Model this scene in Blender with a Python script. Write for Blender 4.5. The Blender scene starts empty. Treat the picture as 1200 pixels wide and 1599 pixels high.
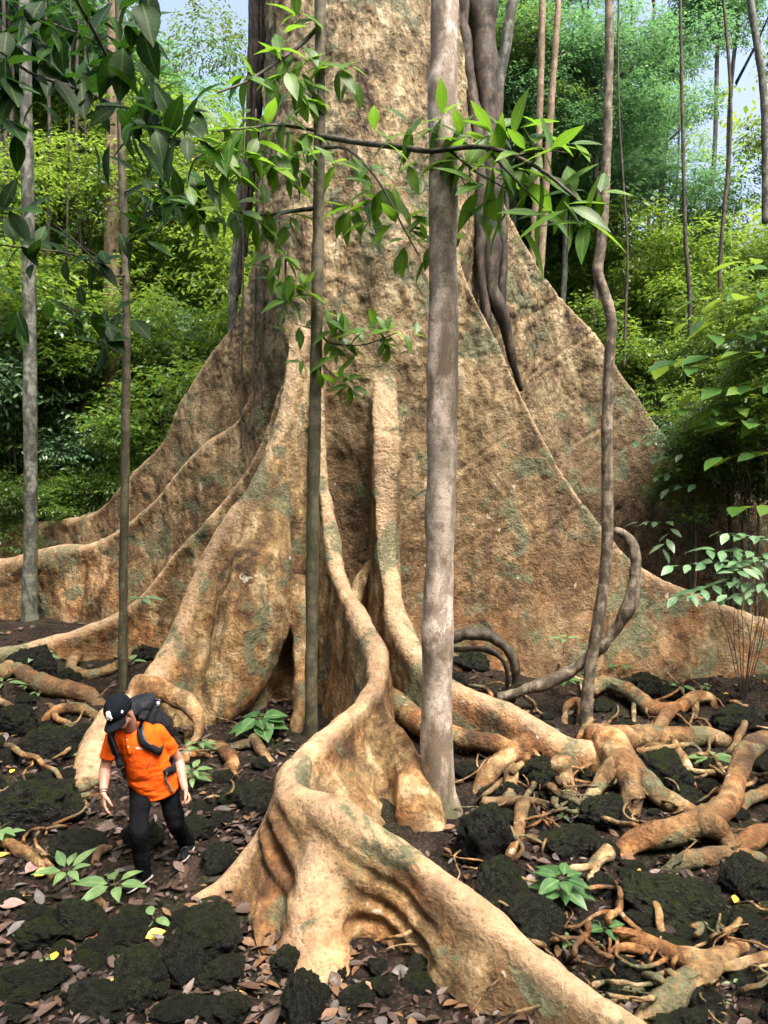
import bpy, math, random
import numpy as np
from mathutils import Vector, Matrix
from mathutils.kdtree import KDTree

# ------------------------------------------------------------------ camera, world, sun, exposure
sc = bpy.context.scene
COL = sc.collection
HC = 3.6                                   # height of the photographer's eye above the forest floor
PITCH = math.radians(4.92)
FPX = 26.0 / 36.0 * 1599.0                 # focal length in photo pixels
cam_d = bpy.data.cameras.new('camera')
cam_d.sensor_fit = 'VERTICAL'; cam_d.sensor_height = 36.0; cam_d.lens = 26.0
cam_d.clip_start = 0.05; cam_d.clip_end = 1000.0
cam = bpy.data.objects.new('camera', cam_d); COL.objects.link(cam)
cam.location = (0, 0, HC); cam.rotation_euler = (math.pi / 2 - PITCH, 0, 0)
sc.camera = cam

SUN_EL, SUN_AZ = math.radians(64), math.atan2(0.42, -0.55)     # azimuth measured from +Y towards +X
w = bpy.data.worlds.new("World"); sc.world = w; w.use_nodes = True
wn = w.node_tree.nodes; wn.clear()
wo = wn.new('ShaderNodeOutputWorld'); wb = wn.new('ShaderNodeBackground'); ws = wn.new('ShaderNodeTexSky')
ws.sky_type = 'NISHITA'; ws.sun_disc = False; ws.sun_elevation = SUN_EL; ws.sun_rotation = SUN_AZ
ws.air_density = 1.0; ws.dust_density = 10.0; ws.ozone_density = 0.6
wb.inputs['Strength'].default_value = 0.125
w.node_tree.links.new(ws.outputs[0], wb.inputs[0]); w.node_tree.links.new(wb.outputs[0], wo.inputs[0])
sun_d = bpy.data.lights.new('sun', 'SUN'); sun_d.energy = 2.2; sun_d.angle = math.radians(25); sun_d.color = (1.0, 0.95, 0.86)
sun = bpy.data.objects.new('sun', sun_d); COL.objects.link(sun)
sd = Vector((math.sin(SUN_AZ) * math.cos(SUN_EL), math.cos(SUN_AZ) * math.cos(SUN_EL), math.sin(SUN_EL)))
sun.rotation_euler = sd.to_track_quat('Z', 'Y').to_euler(); sun.location = sd * 40
sc.view_settings.view_transform = 'Standard'; sc.view_settings.look = 'None'
sc.view_settings.exposure = 2.0; sc.view_settings.gamma = 1.0; sc.view_settings.use_curve_mapping = False
cy = sc.cycles
sc.render.engine = 'CYCLES'
cy.use_denoising = True; cy.denoiser = 'OPENIMAGEDENOISE'
cy.max_bounces = 5; cy.diffuse_bounces = 3; cy.glossy_bounces = 2; cy.transmission_bounces = 3; cy.transparent_max_bounces = 8
cy.volume_bounces = 0; cy.use_adaptive_sampling = True; cy.adaptive_threshold = 0.02; cy.caustics_reflective = False; cy.caustics_refractive = False
cy.sample_clamp_indirect = 4.0

random.seed(11)
RNG = np.random.default_rng(11)

# ------------------------------------------------------------------ pixel -> space
CT, ST = math.cos(PITCH), math.sin(PITCH)
def ray(px, py):
    xc, yc = (px - 600.0) / FPX, (799.5 - py) / FPX
    return np.array([xc, CT + yc * ST, -ST + yc * CT])
def P(px, py, d):                          # point at world depth d (metres along +Y)
    r = ray(px, py); r = r * (d / r[1]); r[2] += HC
    return r
def Gz(px, py, z=0.0):                     # point where the line of sight meets height z
    r = ray(px, py); t = (z - HC) / r[2]
    return np.array([r[0] * t, r[1] * t, z])
def mpp(d): return d / FPX                 # metres per photo pixel at depth d

# ------------------------------------------------------------------ numpy noise
def _h(ix, iy, iz, s):
    n = (ix * 374761393 + iy * 668265263 + iz * 1440662683 + s * 974634777) & 0xFFFFFFFF
    n = ((n ^ (n >> 13)) * 1274126177) & 0xFFFFFFFF
    n = (n ^ (n >> 16)) & 0xFFFF
    return n / 65535.0
def vnoise(p, seed=0):
    p = np.asarray(p, float); i = np.floor(p).astype(np.int64); f = p - i; f = f * f * (3 - 2 * f)
    r = 0
    for a in (0, 1):
        for b in (0, 1):
            for c in (0, 1):
                wgt = (f[..., 0] if a else 1 - f[..., 0]) * (f[..., 1] if b else 1 - f[..., 1]) * (f[..., 2] if c else 1 - f[..., 2])
                r = r + wgt * _h(i[..., 0] + a, i[..., 1] + b, i[..., 2] + c, seed)
    return r * 2 - 1
def fbm(p, octv=4, seed=0, gain=0.5):
    p = np.asarray(p, float); r = 0; a = 1.0
    for k in range(octv):
        r = r + a * vnoise(p * (2.03 ** k) + 17.3 * k, seed + k); a *= gain
    return r

# ------------------------------------------------------------------ ground height
def gh(x, y):
    x = np.asarray(x, float); y = np.asarray(y, float)
    q = np.stack([x, y, np.zeros_like(x)], -1)
    far = np.clip((y - 16) / 30.0, 0, 1)
    b = 3.4 * far ** 1.3
    return b + 0.09 * fbm(q * 0.7, 3, 5) + 0.035 * fbm(q * 3.1, 2, 9) * np.clip((26 - y) / 8, 0, 1)
def G(px, py):
    z = 0.0
    for _ in range(6):
        p = Gz(px, py, z); z = float(gh(p[0], p[1]))
    return np.array([p[0], p[1], z])

# ------------------------------------------------------------------ objects
ORG = {}
def tag(o, label=None, cat=None, group=None, kind=None):
    if label: o['label'] = label
    if cat: o['category'] = cat
    if group: o['group'] = group
    if kind: o['kind'] = kind
    return o
def empty(name, loc, label, cat, group=None):
    o = bpy.data.objects.new(name, None); COL.objects.link(o); o.location = [float(v) for v in loc]
    o.empty_display_size = 0.2; ORG[o.name] = np.array(loc, float)
    return tag(o, label, cat, group)
def mesh(name, V, F, smooth=True):
    V = np.asarray(V, np.float32); me = bpy.data.meshes.new(name)
    if isinstance(F, np.ndarray):
        n, k = F.shape; lt = np.full(n, k, np.int32); fl = F.astype(np.int32).ravel()
    else:
        lt = np.array([len(f) for f in F], np.int32); fl = np.concatenate([np.asarray(f, np.int32) for f in F])
        n = len(F)
    me.vertices.add(len(V)); me.vertices.foreach_set('co', V.ravel())
    me.loops.add(len(fl)); me.loops.foreach_set('vertex_index', fl)
    me.polygons.add(n)
    ls = np.zeros(n, np.int32); ls[1:] = np.cumsum(lt)[:-1]
    me.polygons.foreach_set('loop_start', ls)
    me.polygons.foreach_set('use_smooth', np.full(n, bool(smooth)))
    me.update(calc_edges=True); me.validate()
    return me
def mk(name, V, F, mat, parent=None, origin=None, smooth=True):
    """one mesh object; V in world space"""
    V = np.asarray(V, float)
    if parent is not None: org = ORG[parent.name]
    else: org = np.zeros(3) if origin is None else np.asarray(origin, float)
    me = mesh(name, V - org, F, smooth)
    if mat: me.materials.append(mat)
    o = bpy.data.objects.new(name, me); COL.objects.link(o)
    ORG[o.name] = org
    if parent is not None: o.parent = parent
    else: o.location = [float(v) for v in org]
    return o
def link_mesh(name, me, parent=None):
    o = bpy.data.objects.new(name, me); COL.objects.link(o)
    if parent is not None: o.parent = parent
    return o
def cat_meshes(parts):
    Vs, Fs, n = [], [], 0
    for V, F in parts:
        Vs.append(np.asarray(V, float))
        Fs += [tuple(int(i) + n for i in f) for f in F]; n += len(V)
    return np.concatenate(Vs), Fs

# ------------------------------------------------------------------ shape builders
def catmull(pts, n):
    """pts (k, m) -> n samples, about even in the first three columns"""
    pts = np.asarray(pts, float); k = len(pts)
    ext = np.vstack([2 * pts[0] - pts[1], pts, 2 * pts[-1] - pts[-2]])
    dl = np.linalg.norm(np.diff(pts[:, :3], axis=0), axis=1) + 1e-6
    cum = np.concatenate([[0], np.cumsum(dl)])
    s = np.linspace(0, cum[-1], n); out = []
    for v in s:
        i = min(np.searchsorted(cum, v, side='right') - 1, k - 2); t = (v - cum[i]) / dl[i]
        a, b, c, d = ext[i], ext[i + 1], ext[i + 2], ext[i + 3]
        out.append(0.5 * (2 * b + (c - a) * t + (2 * a - 5 * b + 4 * c - d) * t * t + (3 * b - a - 3 * c + d) * t ** 3))
    return np.array(out)
def tube(pts, rad, sides=10, n=None, wob=0.0, seed=0, squash=1.0):
    """closed tapered tube through 3-D points"""
    pts = np.asarray(pts, float); rad = np.broadcast_to(np.asarray(rad, float), (len(pts),))
    if n is None: n = max(4, len(pts) * 5)
    q = catmull(np.column_stack([pts, rad]), n); c, r = q[:, :3], np.maximum(q[:, 3], 1e-4)
    T = np.gradient(c, axis=0); T /= np.linalg.norm(T, axis=1)[:, None] + 1e-9
    ref = np.array([0, 0, 1.0]) if abs(T[0][2]) < 0.9 else np.array([0, -1.0, 0])
    u = np.cross(T[0], ref); u /= np.linalg.norm(u); V = []
    ang = np.linspace(0, 2 * math.pi, sides, endpoint=False)
    for i in range(n):
        u = u - T[i] * np.dot(u, T[i]); u /= np.linalg.norm(u) + 1e-9
        v = np.cross(T[i], u)
        rr = r[i]
        ring = c[i] + rr * (np.cos(ang)[:, None] * u + squash * np.sin(ang)[:, None] * v)
        V.append(ring)
    V = np.array(V)
    if wob:
        d = V - c[:, None, :]
        V = c[:, None, :] + d * (1 + wob * fbm(V * (0.35 / max(r.mean(), 0.01)), 3, seed))[..., None]
    V = V.reshape(-1, 3); F = []
    for i in range(n - 1):
        for j in range(sides):
            k = (j + 1) % sides
            F.append((i * sides + j, i * sides + k, (i + 1) * sides + k, (i + 1) * sides + j))
    a, b = len(V), len(V) + 1
    V = np.vstack([V, c[0] - T[0] * r[0] * 0.5, c[-1] + T[-1] * r[-1] * 0.5])
    for j in range(sides):
        k = (j + 1) % sides
        F.append((a, k, j)); F.append((b, (n - 1) * sides + j, (n - 1) * sides + k))
    return V, F
def ellipsoid(c, ax, nu=16, nv=10):
    """ax: 3 half-axis vectors"""
    c = np.asarray(c, float); ax = np.asarray(ax, float); V = [c + ax[2]]; F = []
    for i in range(1, nv):
        t = math.pi * i / nv
        for j in range(nu):
            p = 2 * math.pi * j / nu
            V.append(c + math.sin(t) * (math.cos(p) * ax[0] + math.sin(p) * ax[1]) + math.cos(t) * ax[2])
    V.append(c - ax[2]); L = len(V) - 1
    for j in range(nu):
        k = (j + 1) % nu
        F.append((0, 1 + j, 1 + k))
        for i in range(nv - 2):
            F.append((1 + i * nu + j, 1 + (i + 1) * nu + j, 1 + (i + 1) * nu + k, 1 + i * nu + k))
        F.append((L, 1 + (nv - 2) * nu + k, 1 + (nv - 2) * nu + j))
    return np.array(V), F
def capsule(a, b, ra, rb, flat=None, ff=1.0, n=14):
    """tapered round-ended limb from a to b; flat: direction along which it is scaled by ff"""
    a = np.asarray(a, float); b = np.asarray(b, float); T = b - a; L = np.linalg.norm(T); T = T / (L + 1e-9)
    ref = np.array([0, 0, 1.0]) if abs(T[2]) < 0.9 else np.array([0, 1.0, 0])
    if flat is not None: ref = np.asarray(flat, float)
    u = ref - T * np.dot(ref, T); u /= np.linalg.norm(u) + 1e-9; v = np.cross(T, u)
    prof = [(-ra * math.cos(t), ra * math.sin(t)) for t in np.linspace(0.25, math.pi / 2, 4)]
    prof += [(L * k / 4, ra + (rb - ra) * k / 4) for k in (1, 2, 3)]
    prof += [(L + rb * math.cos(t), rb * math.sin(t)) for t in np.linspace(math.pi / 2, 0.25, 4)]
    V, F = [], []
    for z, r in prof:
        for j in range(n):
            p = 2 * math.pi * j / n
            V.append(a + T * z + r * (math.cos(p) * u * ff + math.sin(p) * v))
    m = len(prof)
    for i in range(m - 1):
        for j in range(n):
            k = (j + 1) % n
            F.append((i * n + j, i * n + k, (i + 1) * n + k, (i + 1) * n + j))
    V += [a - T * ra, b + T * rb]
    for j in range(n):
        k = (j + 1) % n
        F.append((m * n, k, j)); F.append((m * n + 1, (m - 1) * n + j, (m - 1) * n + k))
    return np.array(V), F
def chain(pts, rad, **kw):
    return [capsule(pts[i], pts[i + 1], rad[i], rad[i + 1], **kw) for i in range(len(pts) - 1)]
def fused(parts, voxel, smooth=4):
    """union of closed pieces as one continuous skin -> V, F(quads ndarray)"""
    V, F = cat_meshes(parts)
    me = mesh('tmp', V, F); o = bpy.data.objects.new('tmp', me); COL.objects.link(o)
    md = o.modifiers.new('r', 'REMESH'); md.mode = 'VOXEL'; md.voxel_size = voxel
    dg = bpy.context.evaluated_depsgraph_get(); ev = o.evaluated_get(dg); m2 = ev.to_mesh()
    nv, nf = len(m2.vertices), len(m2.polygons)
    v = np.empty(nv * 3, np.float32); m2.vertices.foreach_get('co', v); v = v.reshape(-1, 3).astype(float)
    f = np.empty(len(m2.loops), np.int32); m2.loops.foreach_get('vertex_index', f); f = f.reshape(nf, -1)
    e = np.empty(len(m2.edges) * 2, np.int32); m2.edges.foreach_get('vertices', e); e = e.reshape(-1, 2)
    ev.to_mesh_clear(); bpy.data.objects.remove(o); bpy.data.meshes.remove(me)
    return laplace(v, e, smooth), f, e
def laplace(v, e, it):
    cnt = np.bincount(e.ravel(), minlength=len(v)).astype(float)[:, None]
    for k in range(it):
        acc = np.zeros_like(v)
        for a in range(3):
            acc[:, a] = np.bincount(e[:, 0], v[e[:, 1], a], len(v)) + np.bincount(e[:, 1], v[e[:, 0], a], len(v))
        lam = 0.5 if k % 2 == 0 else -0.42 if it > 4 else 0.5
        v = v + lam * (acc / np.maximum(cnt, 1) - v)
    return v
def normals(v, f):
    n = np.zeros_like(v); fn = np.cross(v[f[:, 2]] - v[f[:, 0]], v[f[:, 3]] - v[f[:, 1]])
    for k in range(4):
        for a in range(3): n[:, a] += np.bincount(f[:, k], fn[:, a], len(v))
    return n / (np.linalg.norm(n, axis=1)[:, None] + 1e-12)

# ------------------------------------------------------------------ material helpers
class NT:
    def __init__(s, name):
        s.m = bpy.data.materials.new(name); s.m.use_nodes = True; s.t = s.m.node_tree; s.t.nodes.clear()
        s.out = s.t.nodes.new('ShaderNodeOutputMaterial'); s.b = s.n('ShaderNodeBsdfPrincipled')
        s.l(s.b.outputs[0], s.out.inputs[0])
    def n(s, ty, **kw):
        x = s.t.nodes.new(ty)
        for k, v in kw.items(): setattr(x, k, v)
        return x
    def l(s, a, b): s.t.links.new(a, b)
    def v(s, node, key, val):
        if hasattr(val, 'is_output'): s.l(val, node.inputs[key])
        else: node.inputs[key].default_value = val
    def pos(s, scale=(1, 1, 1), obj=True):
        tc = s.n('ShaderNodeTexCoord'); mp = s.n('ShaderNodeMapping'); mp.inputs['Scale'].default_value = scale
        s.l(tc.outputs['Object'], mp.inputs[0]); return mp.outputs[0]
    def noise(s, vec, scale, detail=5, rough=0.55, dist=0.0):
        x = s.n('ShaderNodeTexNoise'); s.l(vec, x.inputs['Vector'])
        s.v(x, 'Scale', scale); s.v(x, 'Detail', detail); s.v(x, 'Roughness', rough); s.v(x, 'Distortion', dist)
        return x.outputs['Fac']
    def vor(s, vec, scale, feature='F1', rand=1.0):
        x = s.n('ShaderNodeTexVoronoi', feature=feature); s.l(vec, x.inputs['Vector']); s.v(x, 'Scale', scale); s.v(x, 'Randomness', rand)
        return x.outputs['Distance']
    def ramp(s, fac, stops, interp='LINEAR'):
        x = s.n('ShaderNodeValToRGB'); x.color_ramp.interpolation = interp; s.l(fac, x.inputs[0]); e = x.color_ramp.elements
        while len(e) < len(stops): e.new(0.5)
        for el, (p, c) in zip(e, stops):
            el.position = p; el.color = (c, c, c, 1) if isinstance(c, (int, float)) else (*c, 1)
        return x.outputs[0]
    def mix(s, fac, a, b, mode='MIX'):
        x = s.n('ShaderNodeMix', data_type='RGBA', blend_type=mode)
        for key, val in ((0, fac), (6, a), (7, b)):
            if hasattr(val, 'is_output'): s.l(val, x.inputs[key])
            else: x.inputs[key].default_value = val if key == 0 else (*val, 1)
        return x.outputs[2]
    def math(s, op, a, b=0.0, clamp=False):
        x = s.n('ShaderNodeMath', operation=op, use_clamp=clamp)
        for key, val in ((0, a), (1, b)):
            if hasattr(val, 'is_output'): s.l(val, x.inputs[key])
            else: x.inputs[key].default_value = val
        return x.outputs[0]
    def bump(s, h, strength=0.5, dist=0.02, prev=None):
        x = s.n('ShaderNodeBump'); s.l(h, x.inputs['Height']); s.v(x, 'Strength', strength); s.v(x, 'Distance', dist)
        if prev is not None: s.l(prev, x.inputs['Normal'])
        return x.outputs[0]
    def done(s, col=None, rough=None, nrm=None, spec=None):
        if col is not None:
            if hasattr(col, 'is_output'): s.l(col, s.b.inputs['Base Color'])
            else: s.b.inputs['Base Color'].default_value = (*col, 1)
        if rough is not None: s.v(s.b, 'Roughness', rough)
        if nrm is not None: s.l(nrm, s.b.inputs['Normal'])
        if spec is not None: s.v(s.b, 'Specular IOR Level', spec)
        return s.m
def plain(name, col, rough=0.6, var=0.15, scale=30, bump=0.15):
    t = NT(name); p = t.pos(); f = t.noise(p, scale, 4)
    c = t.ramp(f, [(0.3, tuple(max(0, k * (1 - var)) for k in col)), (0.7, tuple(k * (1 + var) for k in col))])
    return t.done(c, rough, t.bump(f, bump, 0.01))
# ------------------------------------------------------------------ bark materials
def bark_giant(name='giant_tree_bark', fine=1.0):
    t = NT(name); p = t.pos(); pv = t.pos((1, 1, 0.45))
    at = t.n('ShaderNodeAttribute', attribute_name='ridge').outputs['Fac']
    geo = t.n('ShaderNodeNewGeometry').outputs['Position']
    sep = t.n('ShaderNodeSeparateXYZ'); t.l(geo, sep.inputs[0]); z = sep.outputs['Z']
    big = t.noise(pv, 0.9, 6, 0.6, 0.6); mid = t.noise(p, 4.5, 8, 0.68, 0.4); spk = t.noise(p, 34, 5, 0.7); fine = t.noise(p, 13, 8, 0.72, 0.5)
    low_ = t.noise(pv, 1.7, 6, 0.62, 0.9)
    c = t.ramp(t.math('ADD', t.math('MULTIPLY', low_, 0.58), t.math('ADD', t.math('MULTIPLY', mid, 0.28), t.math('MULTIPLY', fine, 0.14))), [(0.405, (0.030, 0.017, 0.008)), (0.455, (0.100, 0.060, 0.025)), (0.51, (0.205, 0.137, 0.060)), (0.58, (0.39, 0.30, 0.175))])
    brown = t.n('ShaderNodeAttribute', attribute_name='brown').outputs['Fac']
    stv = t.noise(t.pos((9, 9, 0.9)), 1.0, 5, 0.6)
    c = t.mix(t.ramp(stv, [(0.40, 0.45), (0.52, 0.0)]), c, (0.045, 0.026, 0.013))
    c = t.mix(t.math('MULTIPLY', brown, t.ramp(t.noise(p, 1.6, 5, 0.6), [(0.35, 0.55), (0.65, 1.0)])), c, t.ramp(fine, [(0.40, (0.014, 0.009, 0.005)), (0.50, (0.060, 0.037, 0.020)), (0.60, (0.155, 0.105, 0.062))]))
    c = t.mix(t.ramp(big, [(0.44, 0.0), (0.60, 0.6)]), c, (0.085, 0.052, 0.024))
    # reddish, freshly worn bark low down, in blotches
    low = t.math('MULTIPLY', t.ramp(t.math('MULTIPLY', z, 0.25), [(0.06, 1.0), (0.62, 0.0)]), t.ramp(t.noise(p, 1.3, 5, 0.6), [(0.46, 0.0), (0.62, 0.75)]))
    c = t.mix(low, c, t.mix(1.0, c, (1.25, 0.78, 0.50), 'MULTIPLY'))
    # upper trunk: greyer, flaky
    up = t.ramp(t.math('MULTIPLY', z, 0.1), [(0.25, 0.0), (0.62, 1.0)])
    upc = t.ramp(t.noise(pv, 3.2, 7, 0.7, 0.5), [(0.39, (0.030, 0.020, 0.011)), (0.45, (0.12, 0.084, 0.042)), (0.53, (0.23, 0.175, 0.092)), (0.62, (0.38, 0.325, 0.21))])
    upc = t.mix(t.ramp(t.noise(p, 0.7, 5, 0.6), [(0.48, 0.0), (0.64, 0.65)]), upc, (0.105, 0.092, 0.050))
    c = t.mix(t.math('MULTIPLY', up, 0.85), c, upc)
    # worn pale ridge crest
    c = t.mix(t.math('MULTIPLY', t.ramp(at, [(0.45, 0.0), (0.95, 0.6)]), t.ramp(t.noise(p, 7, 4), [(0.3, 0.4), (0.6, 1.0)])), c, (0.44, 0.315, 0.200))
    # grey-green lichen patches
    lm = t.math('MULTIPLY', t.ramp(t.noise(p, 1.5, 5, 0.6, 0.5), [(0.545, 0.0), (0.585, 0.9)]), t.ramp(t.noise(p, 26, 4, 0.7), [(0.36, 0.4), (0.50, 1.0)]))
    c = t.mix(lm, c, t.ramp(t.noise(p, 18, 3), [(0.3, (0.045, 0.058, 0.027)), (0.7, (0.115, 0.120, 0.072))]))
    pl = t.ramp(t.noise(p, 5.7, 3, 0.5, 0.3), [(0.70, 0.0), (0.735, 0.65)])
    c = t.mix(pl, c, (0.36, 0.35, 0.27))
    # pits and specks of dead bark
    flk = t.vor(t.n_warp(p, 9.0), 21.0)
    c = t.mix(1.0, c, t.ramp(t.math('ADD', t.math('MULTIPLY', spk, 0.65), t.math('MULTIPLY', flk, 0.45)), [(0.29, (0.45, 0.42, 0.39)), (0.42, (0.97, 0.96, 0.95)), (0.66, (1.12, 1.11, 1.10))]), 'MULTIPLY')
    c = t.mix(t.ramp(t.noise(p, 60, 4, 0.7), [(0.33, 0.6), (0.40, 0.0)]), c, (0.022, 0.013, 0.007))
    h = t.math('ADD', t.math('ADD', t.math('MULTIPLY', mid, 1.0), t.math('MULTIPLY', fine, 0.8)), t.math('ADD', t.math('MULTIPLY', spk, 0.5), t.math('MULTIPLY', flk, 0.35)))
    flake = t.math('ADD', t.vor(t.n_warp(pv, 7.0), 13.0), t.math('MULTIPLY', t.noise(pv, 22, 5, 0.7), 0.6))
    n1 = t.bump(h, 0.75, 0.065)
    fb = t.n('ShaderNodeBump'); t.l(flake, fb.inputs['Height']); t.l(t.math('MULTIPLY', up, 0.75), fb.inputs['Strength']); fb.inputs['Distance'].default_value = 0.06
    t.l(n1, fb.inputs['Normal'])
    return t.done(c, t.ramp(spk, [(0.3, 0.85), (0.7, 0.62)]), fb.outputs[0], 0.3)
def _warp(s, vec, sc_):
    nz = s.n('ShaderNodeTexNoise'); s.l(vec, nz.inputs['Vector']); nz.inputs['Scale'].default_value = sc_
    vm = s.n('ShaderNodeVectorMath', operation='MULTIPLY_ADD'); s.l(nz.outputs['Color'], vm.inputs[0]); vm.inputs[1].default_value = (0.12, 0.12, 0.12); s.l(vec, vm.inputs[2])
    return vm.outputs[0]
NT.n_warp = _warp
def bark_slim(name, a, b, moss, band=0.5, mossz=4.0, amt=0.6, scale=3.0):
    """smooth-barked young tree: pale blotches, faint rings, algae low down"""
    t = NT(name); p = t.pos((1, 1, 0.5)); pr = t.pos((0.3, 0.3, 6.0))
    geo = t.n('ShaderNodeNewGeometry').outputs['Position']; sep = t.n('ShaderNodeSeparateXYZ'); t.l(geo, sep.inputs[0])
    f = t.noise(p, scale * 2, 6, 0.65, 0.4)
    c = t.ramp(f, [(0.42, a), (0.50, tuple((x + y) / 2 for x, y in zip(a, b))), (0.57, b)])
    ring = t.noise(pr, 1.1, 4, 0.7)
    c = t.mix(t.ramp(ring, [(0.40, band * 0.8), (0.52, 0.0)]), c, tuple(k * 0.5 for k in a))
    mm = t.math('MULTIPLY', t.ramp(t.math('MULTIPLY', sep.outputs['Z'], 1 / mossz), [(0.0, amt), (1.0, amt * 0.25)]), t.ramp(t.noise(p, scale * 0.8, 4, 0.6), [(0.42, 0.1), (0.6, 1.0)]))
    c = t.mix(mm, c, moss)
    spk = t.noise(t.pos(), 60, 3)
    c = t.mix(t.ramp(spk, [(0.30, 0.7), (0.44, 0.0)]), c, (0.03, 0.02, 0.015))
    c = t.mix(t.ramp(t.noise(t.pos((1, 1, .8)), 7, 6, 0.7, 0.6), [(0.43, 0.6), (0.49, 0.0)]), c, tuple(k * 0.75 for k in a))
    return t.done(c, 0.7, t.bump(t.math('ADD', t.math('MULTIPLY', ring, 0.5), t.math('ADD', t.math('MULTIPLY', f, 0.6), t.math('MULTIPLY', spk, 0.4))), 0.4, 0.02), 0.3)

M_GIANT = bark_giant()
M_WHITE = bark_slim('pale_grey_bark', (0.15, 0.112, 0.085), (0.54, 0.455, 0.395), (0.045, 0.048, 0.022), 0.3, 6.0, 0.95, 1.6)
M_SAPL = bark_slim('olive_sapling_bark', (0.045, 0.040, 0.024), (0.14, 0.12, 0.08), (0.034, 0.043, 0.018), 0.6, 6.0, 0.9, 3.0)
M_GREY = bark_slim('grey_mottled_bark', (0.030, 0.032, 0.026), (0.155, 0.16, 0.135), (0.040, 0.052, 0.028), 0.5, 7.0, 0.6, 3.5)
M_TAN = bark_slim('tan_brown_bark', (0.13, 0.09, 0.055), (0.27, 0.20, 0.14), (0.09, 0.09, 0.05), 0.4, 6.0, 0.4, 3.0)
M_VINE = bark_slim('dark_vine_bark', (0.012, 0.009, 0.006), (0.075, 0.055, 0.040), (0.03, 0.035, 0.02), 0.4, 6.0, 0.3, 4.0)
M_LIANA = bark_slim('grey_liana_bark', (0.055, 0.042, 0.030), (0.22, 0.18, 0.135), (0.07, 0.07, 0.045), 0.7, 6.0, 0.4, 6.0)
M_DARKSTEM = bark_slim('dark_stem_bark', (0.025, 0.020, 0.016), (0.085, 0.07, 0.055), (0.05, 0.06, 0.03), 0.5, 8.0, 0.5, 4.0)

# ------------------------------------------------------------------ the giant tree
def wall(st, n=130, K=22, zb=-0.55, fold=0.05, seed=0, rim=0.0):
    """buttress: st rows = px, py, depth, crest half thickness, spread left, spread right, exponent (left/right of the way it runs)"""
    rows = []
    for (px, py, d, t_, wl, wr, pw) in st: rows.append([*P(px, py, d), t_, wl, wr, pw])
    q = catmull(rows, n); R = q[:, :3]; T = np.gradient(R[:, :2], axis=0)
    for _ in range(6): T[1:-1] = (T[:-2] + 2 * T[1:-1] + T[2:]) / 4
    T /= np.linalg.norm(T, axis=1)[:, None] + 1e-9; Lf = np.column_stack([-T[:, 1], T[:, 0]])
    s = np.concatenate([[0], np.cumsum(np.linalg.norm(np.diff(R, axis=0), axis=1))])
    V, A = [], []
    us = (np.linspace(0, 1, K + 1) ** 1.5)
    for i in range(n):
        t_, wl, wr, pw = np.maximum(q[i, 3:], 0.03); zr = R[i, 2]; H = max(zr - zb, 0.1)
        ring, att = [], []
        for side, wd in ((1, wl), (-1, wr)):
            for u in (us if side == 1 else us[1:]):
                dep = u * H; cap = math.sqrt(max(0, 1 - (1 - min(1, dep / t_)) ** 2)) * t_
                x = cap * (1 - rim * math.exp(-((dep - 2.4 * t_) / (1.1 * t_)) ** 2)) + max(wd - t_, 0) * u ** pw
                if fold:
                    a = fold * min(1, dep / 0.5) * (0.4 + 1.2 * u)
                    x += a * float(FOLD((s[i] * 1.1 + side * 9.1 + seed * 3.7, dep * 0.35, seed * 1.3)))
                ring.append((R[i, 0] + side * Lf[i, 0] * x, R[i, 1] + side * Lf[i, 1] * x, zr - dep)); att.append((dep, s[i]))
        m = K + 1
        V.append(np.array(ring[:m][::-1] + ring[m:])); A.append(np.array(att[:m][::-1] + att[m:]))
    m = len(V[0]); V = np.concatenate(V); A = np.concatenate(A); F = []
    for i in range(n - 1):
        for j in range(m):
            k = (j + 1) % m
            F.append((i * m + j, (i + 1) * m + j, (i + 1) * m + k, i * m + k))
    F.append(tuple(range(m))); F.append(tuple(range((n - 1) * m, n * m))[::-1])
    return V, F, A
from mathutils import noise as mnoise
def FOLD(p): return mnoise.noise(Vector(p)) * 1.3 + 0.5 * mnoise.noise(Vector(p) * 2.3)

SRC = []                                    # (part name, V, F, attr)
def add_wall(name, st, **kw):
    V, F, A = wall(st, **kw); SRC.append((name, V, F, A))
def add_tube(name, pts, rad, wob=0.12, seed=0, **kw):
    V, F = tube(pts, rad, 14, wob=wob, seed=seed, n=max(12, len(pts) * 7), **kw)
    SRC.append((name, V, F, np.column_stack([np.full(len(V), 0.6), np.zeros(len(V))])))

# trunk
rows = []
for py, xl, xr, d in ((-900, 432, 700, 13), (-150, 418, 712, 13), (0, 415, 718, 13), (150, 412, 728, 13), (300, 406, 742, 13), (430, 404, 738, 13), (560, 412, 730, 13)):
    a, b = P(xl, py, d), P(xr, py, d); rows.append((a[2], (a[0] + b[0]) / 2, (b[0] - a[0]) / 2))
rows += [(4.9, -0.3, 1.72), (4.0, -0.3, 1.54), (1.5, -0.3, 1.46), (-0.6, -0.3, 1.55)]
rows = np.array(rows)[::-1]
zs = np.arange(-0.6, 19.0, 0.10); cxs = np.interp(zs, rows[:, 0], rows[:, 1]); rs = np.interp(zs, rows[:, 0], rows[:, 2])
na = 120; th = np.linspace(0, 2 * math.pi, na, endpoint=False); V = []
for z, cx, r in zip(zs, cxs, rs):
    fl = 1 + 0.022 * np.sin(th * 5 + 0.8) * np.clip((12 - z) / 6, 0.2, 1) + 0.014 * np.sin(th * 9 + 2.1 + z * 0.1)
    V.append(np.column_stack([cx + r * fl * np.cos(th), 13 + r * fl * np.sin(th), np.full(na, z)]))
V = np.concatenate(V); F = []
for i in range(len(zs) - 1):
    for j in range(na):
        k = (j + 1) % na; F.append((i * na + j, i * na + k, (i + 1) * na + k, (i + 1) * na + j))
F.append(tuple(range(na))[::-1]); F.append(tuple(range((len(zs) - 1) * na, len(zs) * na)))
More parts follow.
